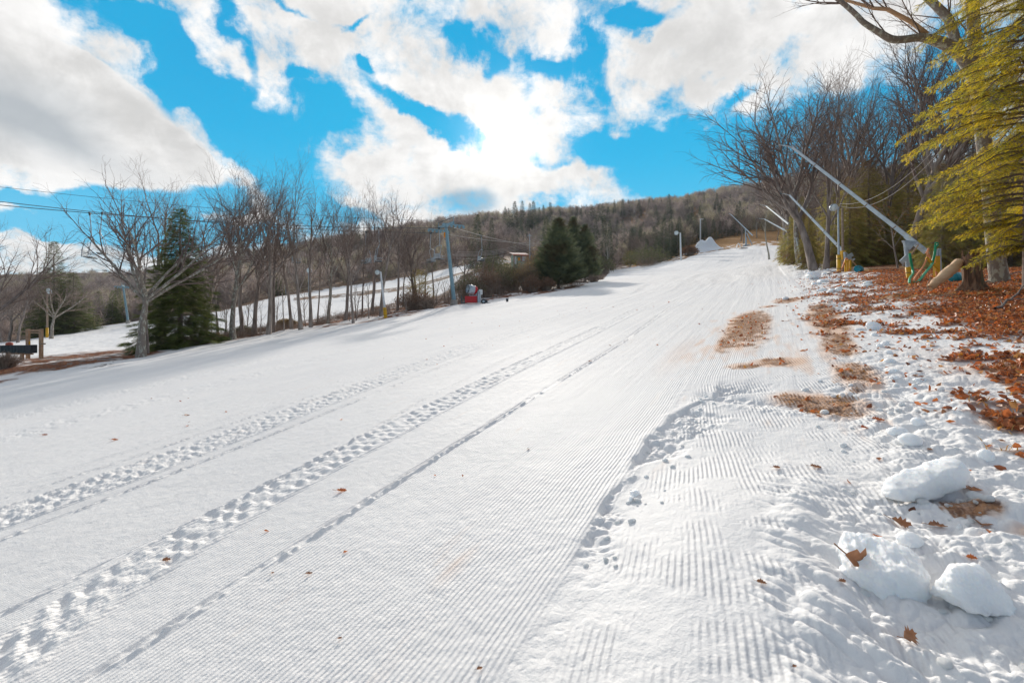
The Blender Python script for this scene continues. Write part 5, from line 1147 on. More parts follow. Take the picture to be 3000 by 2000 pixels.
# stump and broken trunk
def stump():
    b = on(2853, 12.0); rng = np.random.default_rng(3); n = 72; o = thing('tree_stump', 'tall split tree stump with torn top and flared roots beside the broken log', 'stump', b)
    rows = 26; V = []; H = .93
    for j in range(rows):
        f = j/(rows-1)
        for k in range(n):
            a = 2*math.pi*k/n; top = H*(.80+.20*vn(np.array([math.cos(a)*1.5+5]), np.array([math.sin(a)*1.5]), 5)[0]*1.3+.10*(vn(np.array([k*.55]), np.array([0.]), 6)[0]-.5)); z = -.12+f*(top+.12)
            fl = max(0, 1-(z+.05)/.38)**2; r = .205-.03*f+fl*(.10+.12*max(0, math.sin(a*2.5+.6))**2)
            r *= 1+.10*(vn(np.array([k*.42]), np.array([f*1.2]), 8)[0]-.5)*2+.07*(vn(np.array([k*1.1]), np.array([f*2.5]), 9)[0]-.5)*2
            V.append([r*math.cos(a)-.07*f+.0, r*math.sin(a)*.95, z])
    q = [[j*n+k, j*n+(k+1) % n, (j+1)*n+(k+1) % n, (j+1)*n+k] for j in range(rows-1) for k in range(n)]
    inner = len(V); 
    for k in range(n): v = V[(rows-1)*n+k]; V.append([v[0]*.72-.02, v[1]*.72, v[2]-.10-.12*vn(np.array([k*.6]), np.array([3.]), 2)[0]])
    q += [[(rows-1)*n+k, (rows-1)*n+(k+1) % n, inner+(k+1) % n, inner+k] for k in range(n)]; V.append([-.06, 0, H*.72]); tr = [[inner+k, inner+(k+1) % n, len(V)-1] for k in range(n)]
    mb = MB(); mb.add(V, [q, tr]); mb.build('stump_wood', M['stump'], o, True)
    mb = MB()
    for k in range(9):
        a = rng.uniform(0, 6.28); p = Vector((.16*math.cos(a)-.06, .16*math.sin(a), .78)); mb.tube([p, p+Vector((rng.normal(0, .03)-.03, rng.normal(0, .03), rng.uniform(.12, .24)))], [.035, .004], 5)
    mb.build('splinter', M['stump'], o)
    # broken trunk still leaning on it
    o2 = thing('broken_log', 'barkless broken log leaning from the leaves up to the stump', 'log', b)
    p0 = pt(2722, 845, 11.9)-b; p1 = pt(2812, 766, 12.1)-b; c = [p0.lerp(p1, t)+Vector((0, 0, -.02*math.sin(t*3))) for t in np.linspace(0, 1, 16)]; rr = [.075+.035*math.sin(t*3.0)+.02*t for t in np.linspace(0, 1, 16)]
    V, Q = tubes([np.array([[*p, r] for p, r in zip(c, rr)])], 18); V += ((fbm(V[:, 0]*6+V[:, 2]*4, V[:, 1]*8-V[:, 2]*6, .6, 4, 4)-.5)*.07)[:, None]*np.array([.6, 1, 1]); capc = len(V); V = np.vstack([V, [p0], [p1]]); tr = [[(k+1) % 18, k, capc] for k in range(18)]+[[15*18+k, 15*18+(k+1) % 18, capc+1] for k in range(18)]
    link('log_wood', mk_mesh('log_wood', V, [tr, Q], [M['wood_broken']], None, True), o2)
    mb = MB()
    for k in range(7): q = p1+Vector((rng.normal(0, .05), rng.normal(0, .05), rng.normal(.02, .04))); mb.tube([q-(p1-p0).normalized()*.15, q+Vector((.10+rng.uniform(0, .12), rng.normal(0, .04), rng.uniform(-.02, .12)))], [.045, .006], 5)
    mb.build('dark_bark_shreds', M['steel_dark'] if False else M['stump'], o2)
stump()
def branchy(name, pts, r, mat_, label, seed=0, n=3, cat='fallen branch'):
    rng = np.random.default_rng(seed); a = Vector(pts[0]); P = np.array([tuple(Vector(p)-a) for p in pts]); u = np.linspace(0, len(P)-1, len(P)*3); c = np.array([np.interp(u, range(len(P)), P[:, k]) for k in range(3)]).T; c += rng.normal(0, r*.5, c.shape); ch = [np.c_[c, np.linspace(r, r*.4, len(c))]]
    for i in range(n): k = rng.integers(1, len(c)-1); d = c[k]-c[k-1]; d = d/np.linalg.norm(d)+rng.normal(0, .6, 3); ch.append(np.array([[*c[k], r*.5], [*(c[k]+d*.12), r*.35], [*(c[k]+d*.28), r*.12]]))
    V, Q = tubes(ch, 6); o = link(name, mk_mesh(name, V, [Q], [mat_], None, True), None, a); tag(o, label, cat); return o
gp = lambda px, py, dz=.03: hit(px, py)+Vector((0, 0, dz))
branchy('fallen_branch', [gp(2660, 860), gp(2700, 856), gp(2745, 850, .05)], .016, M['wood_pale'], 'pale thin branch on the leaves in front of the green hoses', 1)
branchy('fallen_branch', [gp(2725, 868), gp(2748, 873), gp(2768, 872, .06), gp(2790, 860, .10)], .018, M['wood_pale'], 'crooked bare pale branch below the broken log', 2)
branchy('fallen_branch', [gp(2600, 872), gp(2640, 862)], .012, M['wood_pale'], 'short pale stick on the leaves right of the snow edge', 3)
branchy('fallen_branch', [gp(2918, 912), gp(2960, 890, .10), gp(3010, 858, .22)], .028, M['bark'], 'dark branch slanting up to the right border beyond the stump', 4, 5)
branchy('fallen_branch', [gp(2872, 838, .05), gp(2930, 820, .10), gp(3000, 806, .15)], .022, M['bark'], 'brown branch running right behind the stump', 5, 5)
branchy('fallen_branch', [pt(2722, 850, 11.5), pt(2716, 836, 11.5), pt(2722, 822, 11.6), pt(2742, 815, 11.7)], .014, M['wood_pale'], 'thin bent root curving in front of the broken log', 6, 1)
branchy('fallen_branch', [gp(2425, 806, .04), gp(2445, 800, .05), gp(2463, 792, .1)], .03, M['bark'], 'dark stick on the snow left of the yellow pad', 7)
# beech sapling with hanging orange leaves
def leafy_sapling():
    b = on(2632, 25); o = thing('beech_sapling', 'leafless grey sapling with clinging orange leaves left of the long boom post', 'sapling', b); rng = np.random.default_rng(12); out = {0: [], 1: [], 2: []}
    grow(rng, (0, 0, -.2), np.array([-.12, 0, 1.]), 2.6, .05, 0, dict(TALL, n=[7, 5, 4, 3], lo=[.3, .2, .2, .2], ang=[.9, .7, .7, .7]), out, 3)
    V, Q = tubes(out[0]+out[1]+out[2], 4) if False else (None, None); V, Q = tubes(out[0], 8); V1, Q1 = tubes(out[1]+out[2], 4); link('trunk', mk_mesh('sapling_wood', np.vstack([V, V1]), [np.vstack([Q, Q1+len(V)])], [M['bark']], None, True), o)
    P = np.array([c[rng.integers(0, len(c)), :3] for c in out[2] for _ in range(2)]); sel = rng.random(len(P)) < .5; P = P[sel][:900]; tv, tf = LEAFT
    V, T = scatter(tv, tf, P, frames(rng.normal(0, 1, P.shape)+[0, 0, -.6], roll=rng.uniform(0, 6, len(P))), rng.uniform(.05, .085, len(P))); link('leaves', mk_mesh('sapling_leaves', V, [T], [M['brown_leaf']]), o)
# lobed oak leaf, unit length, slightly cupped
def leaf_template(n=9, cup=.22, lobes=4, seed=0):
    rng = np.random.default_rng(seed); side = []
    for i in range(n+1):
        f = i/n; w = .30*math.sin(math.pi*min(1, f*1.02)**.8)*(.55+.45*(1 if i % 2 else 0)*1.25)+.02; side.append((f, max(w, .01)))
    V = [[f, 0, -cup*.25*math.sin(f*3.14)+.04*math.sin(f*7+seed)] for f, w in side]; m = len(side)
    for sg in (1, -1):
        for f, w in side: V.append([f+(.08 if w > .15 else 0), sg*w, cup*w*1.6+.05*math.sin(f*5+sg+seed)])
    T = []
    for i in range(m-1):
        T += [[i, i+1, m+i+1], [i, m+i+1, m+i], [i, 2*m+i+1, i+1], [i, 2*m+i, 2*m+i+1]]
    V = np.array(V); V[:, 0] -= .5; return V, np.array(T)
LEAFT = (np.array([[-.5, 0, 0], [-.15, .24, .07], [.25, .28, .05], [.5, 0, -.04], [.2, -.3, .1], [-.2, -.22, .04], [0, 0, -.06]]), np.array([[0, 6, 1], [1, 6, 2], [2, 6, 3], [3, 6, 4], [4, 6, 5], [5, 6, 0]]))
leafy_sapling()
# ------------------------------------------------------------------ wooden frame with black chute at the far left
def wooden_frame():
    Y = 33.0; b = on(72, Y); b.z = gz(b.x, b.y); o = thing('wooden_frame', 'open frame of pale lumber holding a black ribbed pad on the left bank', 'wooden frame', b)
    z = lambda py: CAMZ+(HZ-py)/F*Y-b.z; x = lambda px: (px-72)/F*Y
    for px in (69, 108): MB().box((x(px), .3, (z(964)+z(1052))/2), (.17, .17, z(964)-z(1052))).build('post', M['wood_pale'], o)
    for py, h in ((968, .13), (975, .08)): MB().box((x(90), .2, z(py)), (x(112)-x(66), .06, h)).build('top_rail', M['wood_pale'], o)
    for px in (39, 80): MB().box((x(px), -.35, (z(1030)+z(1053))/2), (.15, .15, z(1030)-z(1053))).build('leg', M['wood_pale'], o)
    for px0, px1, py in ((38, 70, 1035), (80, 110, 1036)): MB().box(((x(px0)+x(px1))/2, -.3, z(py)), (x(px1)-x(px0), .07, .09)).build('lower_rail', M['wood_pale'], o)
    MB().box((x(120), .1, z(1007)), (.36, .1, .09)).build('side_board', M['wood'], o)
    MB().box((x(72), .32, (z(1000)+z(1036))/2), (.08, .1, z(1000)-z(1036))).build('yellow_strip', M['yellow'], o)
    c = Vector((x(68), -.45, z(1021))); L = x(118)-x(20)
    p = tag(MB().box((0, 0, 0), (L*.80, .42, .52)).box((L*.42, .02, 0), (L*.16, .5, .56)).build('black_pad', M['black'], o, False, c), None, None)
    mb = MB()
    for k in range(17): mb.box((-L*.36+k*L*.042, -.225, -.0), (.035, .03, .42))
    mb.build('rib', M['steel_dark'], p)
    bk = MB().lathe((x(43), -.35, z(1012)), (0, 0, 1), [(0, .17), (.12, .2), (.22, .16), (.26, 0)], 14).build('red_cushion', M['redtrim'], o, True)
wooden_frame()
# ------------------------------------------------------------------ snow piles and chunks
def snow_pile():
    b = on(2058, 176); rng = np.random.default_rng(5); W_, D_ = 17.0, 9.0; n = 60; g = np.linspace(-1, 1, n); A, B = np.meshgrid(g, g); r = np.sqrt(A**2+B**2)
    H = np.interp(r, [0, .25, .55, .9, 1.0], [1, .86, .42, .06, 0])*(1+.25*(fbm(A*3, B*3, 1, 4, 9)-.5)*2); H = np.maximum(H*.7+.35*np.exp(-((A+.12)**2+B**2)/.03), 0)+.55*np.exp(-((A-.35)**2+(B+.1)**2)/.06)*(r < 1)
    H = np.where(r > .98, 0, H); X = A*W_/2; Yv = B*D_/2; Z = H*4.8-.2+np.array(terrain((X+b.x).ravel(), (Yv+b.y).ravel())).reshape(X.shape)-b.z
    V = np.c_[X.ravel(), Yv.ravel(), Z.ravel()]; i = np.arange(n-1)[:, None]*n; j = np.arange(n-1)[None]; Q = np.stack([i+j, i+j+1, i+n+j+1, i+n+j], -1).reshape(-1, 4)
    rr = r.ravel()[Q].min(1) < 1; o = link('snow_pile', mk_mesh('snow_pile', V, [Q[rr]], [M['snow']], None, True), None, b); tag(o, 'big white pile of made snow on the brown ground past the crest lamp', 'snow pile')
snow_pile()
def chunk(px, py, w, h, label, rot=(0, 0, 0), depth=None, seed=1, rough=.16, sink=.35, group=None, sc=.8, sub=4, mesh=None, flat=0.0):
    """w, h in frame px at the spot where the photo shows its foot"""
    p = hit(px, py); k = p.y/F; rx, rz = w*k/2, h*k/2; ry = (depth or .75)*rx
    V, T = blobmesh((rx, ry, rz), seed, rough, sc, sub, flat); me = mk_mesh('snow_chunk', V, [T], [M['snow']], None, True)
    o = link('snow_chunk', me, None, p+Vector((0, ry*.6, rz*(1-sink*2)+0)), rot); tag(o, label, 'snow chunk', group); return o
def block(px, py, w, h, label, rot, d, seed, tops, rough=.06, lift=0.0):
    """angular block: rounded hull with set corners (unit box points), smoothed"""
    import bmesh
    p = hit(px, py); k = p.y/F; bm = bmesh.new(); vs = [bm.verts.new((q[0]*w*k/2, q[1]*d, q[2]*h*k)) for q in tops]; bmesh.ops.convex_hull(bm, input=vs)
    for v in [v for v in bm.verts if not v.link_faces]: bm.verts.remove(v)
    bmesh.ops.triangulate(bm, faces=bm.faces[:]); me = bpy.data.meshes.new('tmp'); bm.to_mesh(me); bm.free()
    t = bpy.data.objects.new('tmp', me); ROOT.objects.link(t); m1 = t.modifiers.new('r', 'REMESH'); m1.mode = 'VOXEL'; m1.voxel_size = w*k/48; m2 = t.modifiers.new('s', 'SMOOTH'); m2.iterations = 5; m2.factor = .6
    dg = bpy.context.evaluated_depsgraph_get(); e = t.evaluated_get(dg).to_mesh(); V = np.array([v.co[:] for v in e.vertices]); N = np.array([v.normal[:] for v in e.vertices]); Fq = [list(f.vertices) for f in e.polygons]; t.evaluated_get(dg).to_mesh_clear(); bpy.data.objects.remove(t); bpy.data.meshes.remove(me)
    a = rough*w*k; nz = (fbm(V[:, 0]/(w*k)+V[:, 2]*3+seed, V[:, 1]/(w*k)-V[:, 2]*2, .22, 4, seed)-.5)*2*a+(fbm(V[:, 0]/(w*k)*1.0+seed, V[:, 2]/(w*k)+V[:, 1], .07, 3, seed+3)-.5)*a*1.0+(fbm(V[:, 0]/(w*k)*1.3, V[:, 2]/(w*k)-V[:, 1], .03, 2, seed+9)-.5)*a*.45
    V = V+N*nz[:, None]; q4 = [f for f in Fq if len(f) == 4]; q3 = [f for f in Fq if len(f) == 3]
    o = link('snow_block', mk_mesh('snow_block', V, [x for x in (q3, q4) if x], [M['snow']], None, True), None, p+Vector((0, 0, lift)), rot); tag(o, label, 'snow chunk'); return o
block(2712, 1452, 262, 66, 'large loaf shaped snow block tilted on its end above the leaves, nearest the right border', (0.05, -.17, .12), .10, 3,
      [(-1, 0, .10), (-.9, -.8, -.02), (-.95, .6, .05), (-.6, -.9, -.10), (-.86, -.4, .42), (-.7, .8, .5), (-.5, -.9, .55), (0, -1, -.12), (0, -.8, .80), (.1, .9, .85), (.55, -.7, 1.0), (.85, -.5, 1.06), (1.0, 0, .75), (.9, .8, 1.0), (1.0, -.5, .35), (.75, -.9, .12), (.8, .7, .1), (0, .9, -.05)], .028, .02)
block(2574, 1690, 200, 104, 'squared snow block embedded in the bank with a big brown leaf against it', (0.10, .10, -.35), .16, 8,
      [(-1, -.3, .2), (-.8, .9, .9), (-.9, -.6, .55), (-.3, -1, .1), (.2, -1, .0), (.85, -.9, -.05), (1, .0, .0), (.95, -.7, .82), (.6, -.8, .95), (1, .6, .85), (.2, .9, 1.0), (-.2, -.9, .8), (-1, .5, -.3), (1, .9, -.3)], .05, -.03)
block(2852, 1775, 200, 104, 'humped snow block with a small red leaf on it, below the large loaf', (0, 0, .2), .11, 12,
      [(-1, -.2, .40), (-.85, -.7, .25), (-.75, .4, .7), (-.72, 0, 1.05), (-.5, .2, .95), (.1, -.4, .80), (.0, .8, .8), (.55, .3, .92), (.75, -.2, .55), (1, -.3, .15), (.9, -.8, -.05), (.4, -1, -.02), (-.3, -1, .12), (-.8, -.8, .1), (1, .8, 0), (-.9, .8, 0)], .05, -.01)
chunk(2678, 1600, 70, 46, 'small smooth snow lump between the squared block and the dark leaves', (0, 0, .3), .8, 21)
chunk(2815, 1552, 14, 18, 'tiny round snow pellet right of the squared block', (0, 0, 0), 1, 22)
chunk(2900, 1352, 44, 40, 'round snow lump behind the right end of the large loaf block', (0, 0, 0), .9, 23, .10)
chunk(2697, 1248, 36, 28, 'round snow lump on the verge right of the last worn dirt patch', (0, 0, 0), .9, 24, .10)
chunk(2680, 1302, 70, 38, 'flat snow lump just below the round verge lump', (0, 0, .4), .8, 25, .14)
chunk(2640, 1275, 60, 30, 'low snow lump left of the round verge lump', (0, 0, .2), .8, 26, .14)
chunk(2566, 964, 42, 29, 'smooth white snowball on the verge among scattered leaves', (0, .2, 0), .8, 27, .08, .22)
chunk(2524, 966, 26, 9, 'crumbled snow bits left of the smooth snowball', (0, 0, 0), .8, 28, .2)
chunk(2565, 984, 18, 13, 'small snow lump just below the smooth snowball', (0, 0, 0), .9, 29)
chunk(2597, 1010, 26, 17, 'oblong snow lump, upper one of a touching pair', (0, -.4, .2), .8, 30, .12)
chunk(2580, 1016, 18, 12, 'small round snow lump, lower one of a touching pair', (0, 0, 0), .8, 31)
chunk(2607, 1037, 20, 12, 'snow lump in the middle of the row running down the verge', (0, 0, 0), .9, 32)
chunk(2612, 1062, 30, 18, 'pointed snow lump further down the verge row', (0, 0, .3), .9, 33, .2)
chunk(2624, 1091, 32, 14, 'flat snow lump beside a sunken leaf in the verge row', (0, 0, 0), .8, 34)
chunk(2626, 1112, 28, 12, 'lowest small snow lump of the verge row', (0, 0, 0), .8, 35)
chunk(2704, 1118, 38, 17, 'snow lump standing right of the verge row on bare ice', (0, 0, .2), .8, 36, .14)
chunk(2304, 877, 19, 13, 'small cone shaped snow lump on the tan straw patch', (0, 0, 0), .9, 37, .12)
chunk(2443, 856, 34, 13, 'long snow lump at the edge of the tan straw', (0, -.2, .4), .7, 38, .15)
chunk(2413, 852, 26, 12, 'crumbly snow lump beside the long one at the tan straw', (0, 0, 0), .8, 39, .2)
chunk(2388, 815, 40, 23, 'large rough snow boulder at the foot of the two dark trunks', (0, 0, .3), .8, 40, .2, .2)
chunk(1851, 1468, 16, 22, 'egg shaped snow lump in the broken pocket beside the groomed edge', (0, .2, 0), .8, 41, .06)
chunk(1862, 1455, 30, 22, 'snow lump behind the egg shaped one in the pocket', (0, 0, 0), .8, 42, .18)
random.seed(4)
def scatter_chunks():
    base = [mk_mesh('snow_lump%d' % i, *(lambda a: (a[0], [a[1]]))(blobmesh((1, .8, .6), 60+i, .2, .8, 3)), [M['snow']], None, True) for i in range(4)]
    spots = []
    for i in range(46): s_ = random.uniform(2.4, 6.3); t_v = -.95+.12*max(0, (s_-4.6))+abs(random.gauss(.12, .12)); spots.append((s_, t_v, random.uniform(.008, .028), 'broken snow lump in the pockets along the groomed edge', 'snow lumps along the groomed edge'))
    for i in range(54): s_ = random.uniform(3.35, 3.75) if i % 2 else random.uniform(2.55, 3.2); spots.append((s_, random.uniform(.35, 1.05), random.uniform(.005, .018), 'crumb of snow packed around the feet of the big snow blocks', 'snow crumbs around the big blocks'))
    for i in range(60): s_ = random.uniform(2.2, 7.0); spots.append((s_, random.uniform(.35, 1.5), random.uniform(.010, .040), 'snow lump scattered over the rough verge in front', 'snow lumps on the rough verge'))
    for i in range(70): s_ = random.uniform(18, 60); spots.append((s_, random.uniform(1.4, 3.0)+s_*.012, random.uniform(.05, .16), 'plowed snow lump along the far right edge of the run', 'plowed lumps along the right edge'))
    for s_, t_v, r, lab, gr in spots:
        x = UX*s_+UY*t_v; y = UY*s_-UX*t_v; o = link('snow_lump', random.choice(base), None, (x, y, gz(x, y)+r*.15), (random.uniform(-.3, .3), random.uniform(-.3, .3), random.uniform(0, 6)), r*random.uniform(.8, 1.2)); tag(o, lab, 'snow lump', gr)
scatter_chunks()

# ------------------------------------------------------------------ leaves
LT_HI = [leaf_template(seed=i) for i in range(3)]
def big_leaf(px, py, size, label, rot, seed=0, mat_='leaf_brown', dz=.012, cat='leaf'):
    p = hit(px, py); k = p.y/F; tv, tf = LT_HI[seed % 3]; me = mk_mesh('oak_leaf_blade', tv*size*k*np.array([1, 1.15, 1]), [tf], [M[mat_]], None, True)
    o = thing('oak_leaf', label, 'leaf', p+Vector((0, 0, dz))); o.rotation_euler = rot; link('blade', me, o)
    MB().tube([(-.5*size*k, 0, 0), (-.7*size*k, .02*size*k, .02*size*k), (-.85*size*k, .08*size*k, .0)], size*k*.018, 5).build('stalk', M[mat_], o); return o
big_leaf(2532, 1702, 116, 'large brown oak leaf leaning against the squared snow block', (.85, .55, -.1), 0, dz=.075)
big_leaf(2665, 1885, 66, 'brown leaf with long stalk standing on the bank near the lower right corner', (.9, .1, .4), 1, dz=.03)
big_leaf(2643, 1545, 54, 'curled brown leaf lodged behind the squared snow block', (.5, .3, -.5), 2, dz=.02)
big_leaf(2748, 1547, 46, 'flat brown leaf on snow between the squared block and the dark hollow', (.15, 0, -.3), 0)
big_leaf(2875, 1545, 66, 'large dark red leaf lying in the hollow below the large loaf block', (.3, .1, .9), 1)
big_leaf(2795, 1717, 20, 'tiny red leaf on top of the humped snow block', (0, .3, 0), 2, 'leaf', .06)
big_leaf(2848, 1650, 26, 'thin orange leaf above the humped snow block', (.6, 0, -.6), 0, 'leaf')
big_leaf(2850, 1440, 58, 'brown leaf under the right end of the large loaf block', (.1, .1, .2), 1)
big_leaf(1000, 1441, 30, 'orange brown leaf on the groomed snow beside the nearer crawler track', (.2, .1, .2), 2, 'leaf')
big_leaf(488, 1643, 22, 'curled brown leaf sitting in the nearer crawler track', (.6, .2, .7), 0)
big_leaf(336, 1290, 18, 'brown leaf on smooth snow above the farther crawler track', (.2, .1, .3), 1, 'leaf')
big_leaf(130, 1276, 16, 'brown leaf near the left border of the smooth snow', (.2, .1, .3), 2, 'leaf')
big_leaf(548, 1218, 16, 'small brown leaf on smooth snow left of the farther track', (.2, .1, 1), 0)
big_leaf(905, 1688, 20, 'small dark leaf on corduroy near a faint orange stain', (.2, .1, .5), 1)
big_leaf(798, 1685, 12, 'thin dark sliver of leaf on the corduroy', (.2, .1, 1.2), 2)
big_leaf(2232, 1712, 28, 'small brown leaf on the groomed strip of the verge', (.3, .1, -.3), 0)
big_leaf(2485, 1418, 22, 'red leaf standing upright in the rough verge snow', (.9, .4, .8), 1, 'leaf')
big_leaf(2468, 1715, 26, 'small reddish leaf at the top of the bank near the squared block', (.3, .1, .3), 2)
big_leaf(2328, 1968, 16, 'tiny leaf at the bottom edge of the groomed strip', (.2, 0, .3), 0)
big_leaf(1405, 1968, 20, 'dark leaf on corduroy at the bottom edge', (.3, .1, .6), 1)
big_leaf(995, 1877, 14, 'brown speck of leaf on the lower corduroy', (.2, .1, .6), 2)
big_leaf(2533, 1258, 26, 'bright orange leaf beside the last worn dirt patch', (.4, .1, .2), 0, 'leaf')
big_leaf(2390, 1372, 34, 'torn brown leaf in a dip of the verge snow', (.2, .1, .1), 1)
big_leaf(2275, 1373, 26, 'brown leaf left of the torn one on the verge', (.2, .1, .3), 2)
big_leaf(2573, 1234, 34, 'curled orange brown leaf right of the last dirt patch', (.3, .1, -.1), 1, 'leaf')
big_leaf(2955, 1215, 34, 'upright orange leaf over the straw tuft near the right border', (.8, .1, .6), 0, 'leaf')
big_leaf(2935, 1295, 24, 'dark red leaf on ice right of the round lump', (.2, .1, .3), 2)
big_leaf(2725, 1325, 20, 'small brown leaf right of the flat snow lump', (.2, .1, .3), 2)
random.seed(66)
lv = [mk_mesh('small_leaf%d' % i, LEAFT[0]*np.array([1, 1, 1+i*.6]), [LEAFT[1]], [M['leaf' if i else 'leaf_brown']], None, False) for i in range(3)]
for i in range(70):
    s_ = random.uniform(1.5, 30)**1.0; t_v = random.uniform(-14, -.2) if s_ > 4 else random.uniform(-4, -.2); x = UX*s_+UY*t_v; y = UY*s_-UX*t_v
    if y < 1.6: continue
    r = random.uniform(.03, .09)*(1 if y > 5 else .6); o = link('oak_leaf', random.choice(lv), None, (x, y, gz(x, y)+.008), (random.uniform(-.4, .4), random.uniform(-.4, .4), random.uniform(0, 6)), r); tag(o, 'small fallen oak leaf lying alone on the groomed snow', 'leaf', 'lone leaves on the groomed snow')
def leaf_litter():
    rng = np.random.default_rng(17); pts = []; 
    N = 260000; s_ = 3.0*np.exp(rng.uniform(0, math.log(34/3.0), N)); t_v = rng.uniform(-1.2, 16, N); x = UX*s_+UY*t_v; y = UY*s_-UX*t_v
    c = covers(x, y); p = np.clip(c['litter']*1.0, 0, 1)*np.where(s_ < 12, .8, .6)+c['dirt']*.06+.010*(t_v > .4)+.05*(t_v > 1.2)*(s_ > 4)
    w = np.minimum(1, (s_/10.0))  # keep area density even
    keep = (rng.random(N) < p*np.clip(w, .25, 1)*.70) & (y > 1.5) & (np.hypot(x, y) < 30) & (1500+F*x/np.maximum(y, .1) < 4100)
    x, y = x[keep], y[keep]; z = terrain(x, y)+rng.uniform(.004, .05, len(x))*np.where(covers(x, y)['litter'] > .5, 1.0, .25); n = len(x)
    tv, tf = LEAFT; tilt = rng.normal(0, .8, (n, 3)); d = np.c_[np.cos(a := rng.uniform(0, 6.28, n)), np.sin(a), tilt[:, 0]]; up = np.c_[tilt[:, 1], tilt[:, 2], np.ones(n)]
    V, T = scatter(tv, tf, np.c_[x, y, z], frames(d, up), rng.uniform(.045, .095, n)); me = mk_mesh('leaf_litter', V, [T], [litter_mat()]); o = link('leaf_litter', me); tag(o, 'red brown fallen oak leaves carpeting the right verge and scattered over its snow', 'leaf litter', kind='stuff'); print('leaves', n)
def litter_mat():
    m, t, out = mat('fallen_leaves'); r = t.node('ShaderNodeNewGeometry').outputs['Random Per Island']
    cr = t.node('ShaderNodeValToRGB', {'Fac': r}); e = cr.color_ramp.elements; e[0].position = 0; e[0].color = rgb(.15, .06, .035); e[1].position = 1; e[1].color = rgb(.62, .30, .05)
    for p_, c in ((.3, (.34, .11, .04)), (.5, (.58, .17, .035)), (.68, (.34, .17, .09)), (.8, (.72, .17, .03)), (.92, (.50, .28, .15))): q = cr.color_ramp.elements.new(p_); q.color = rgb(*c)
    p = t.node('ShaderNodeBsdfPrincipled', {'Base Color': cr.outputs[0], 'Roughness': .5, 'Specular IOR Level': .45}); tr = t.node('ShaderNodeBsdfTranslucent', {'Color': cr.outputs[0]}); mx = t.node('ShaderNodeMixShader', {0: .35}); t.set(mx, 1, p); t.set(mx, 2, tr); t.l.new(mx.outputs[0], out.inputs[0]); return m
leaf_litter()
# ------------------------------------------------------------------ straw and brush
def blades(name, label, cat, xy, n_per, h, mat_, seed, spread, w=.004, bend=.5, ztop=0.0):
    rng = np.random.default_rng(seed); n = len(xy)*n_per; b = np.repeat(xy, n_per, 0)+rng.normal(0, spread, (n, 2)); z = terrain(b[:, 0], b[:, 1]); a = rng.uniform(0, 6.28, n); L = h*rng.uniform(.5, 1.2, n); l = bend*rng.uniform(.3, 1.5, n)
    p0 = np.c_[b, z-.01]; dx = np.c_[np.cos(a)*l, np.sin(a)*l, np.ones(n)]; dx /= np.linalg.norm(dx, axis=1, keepdims=True); p1 = p0+dx*L[:, None]*.6; p2 = p1+(dx*[1.7, 1.7, .5])*L[:, None]*.4
    sd = np.c_[-np.sin(a), np.cos(a), np.zeros(n)]*w
    V = np.stack([p0-sd, p0+sd, p1+sd*.8, p1-sd*.8, p2], 1).reshape(-1, 3); k = np.arange(n)*5; Q = np.stack([k, k+1, k+2, k+3], -1); T = np.stack([k+3, k+2, k+4], -1)
    o = link(name, mk_mesh(name, V, [T, Q], [M[mat_]])); tag(o, label, cat, kind='stuff'); return o
rng = np.random.default_rng(44)
def sample(N, s0, s1, t0, t1, key, seed):
    r = np.random.default_rng(seed); s_ = s0*np.exp(r.uniform(0, math.log(s1/s0), N)); t_v = r.uniform(t0, t1, N); x = UX*s_+UY*t_v; y = UY*s_-UX*t_v; c = covers(x, y)
    v = c['dirt'] if key == 'dirt' else c['grass']*c['litter']+.35*(c['litter'] > .3)*(t_v < 4) if key == 'grass' else c['litter']; k = (r.random(N) < v) & (y > 2) & (np.hypot(x, y) < 30); return np.c_[x, y][k]
blades('dead_grass', 'tan dead grass poking through the worn strips of the groomed verge', 'grass', sample(9000, 4.5, 19, -1.3, 2, 'dirt', 1), 1, .035, 'straw', 5, .03, .0035, 1.4)
blades('verge_straw', 'tan straw tufts among the fallen leaves of the right verge', 'grass', sample(2600, 4, 30, 1.2, 7, 'grass', 2), 9, .11, 'straw', 6, .05, .004, 1.3)
def brush():
    r = np.random.default_rng(61); N = 16000; px = r.uniform(-120, 1800, N); e = np.interp(px, EDGE_PX, EDGE_Y); Y = e+r.uniform(.3, 1, N)**1.3*np.interp(px, [0, 400, 800, 1200, 1450, 1800], [6, 7, 13, 22, 34, 20]); x = (px-1500)/F*Y
    c = covers(x, Y); k = (c['litter'] > .35) & (fbm(x, Y, 3.0, 3, 5) > np.where(px < 440, .72, .42)) & ~((px > 1540) & (px < 1760) & (Y < 74)); x, Y, px = x[k], Y[k], px[k]; z = terrain(x, Y); ch = []
    for i in range(len(x)):
        L = r.uniform(.25, .9)*(1 if px[i] < 1100 else 1.35); a = r.uniform(0, 6.28); l = r.uniform(.2, 1.3); d = np.array([math.cos(a)*l, math.sin(a)*l, 1.0]); d /= np.linalg.norm(d); p = np.array([x[i], Y[i], z[i]-.05]); q = p+d*L*.55; e_ = q+(d+r.normal(0, .35, 3))*L*.5
        ch.append(np.array([[*p, .013], [*q, .009], [*e_, .004]]))
        for _ in range(2): b = q if r.random() < .5 else (q+e_)/2; ch.append(np.array([[*b, .007], [*(b+(d*.5+r.normal(0, .5, 3))*L*.25), .005], [*(b+(d*.7+r.normal(0, .6, 3))*L*.45), .003]]))
    V, Q = tubes(ch, 3); o = link('undergrowth', mk_mesh('undergrowth', V, [Q], [M['brush']])); tag(o, 'tangled brown brush and briars along the left bank', 'undergrowth', kind='stuff'); print('brush', len(x))
brush()
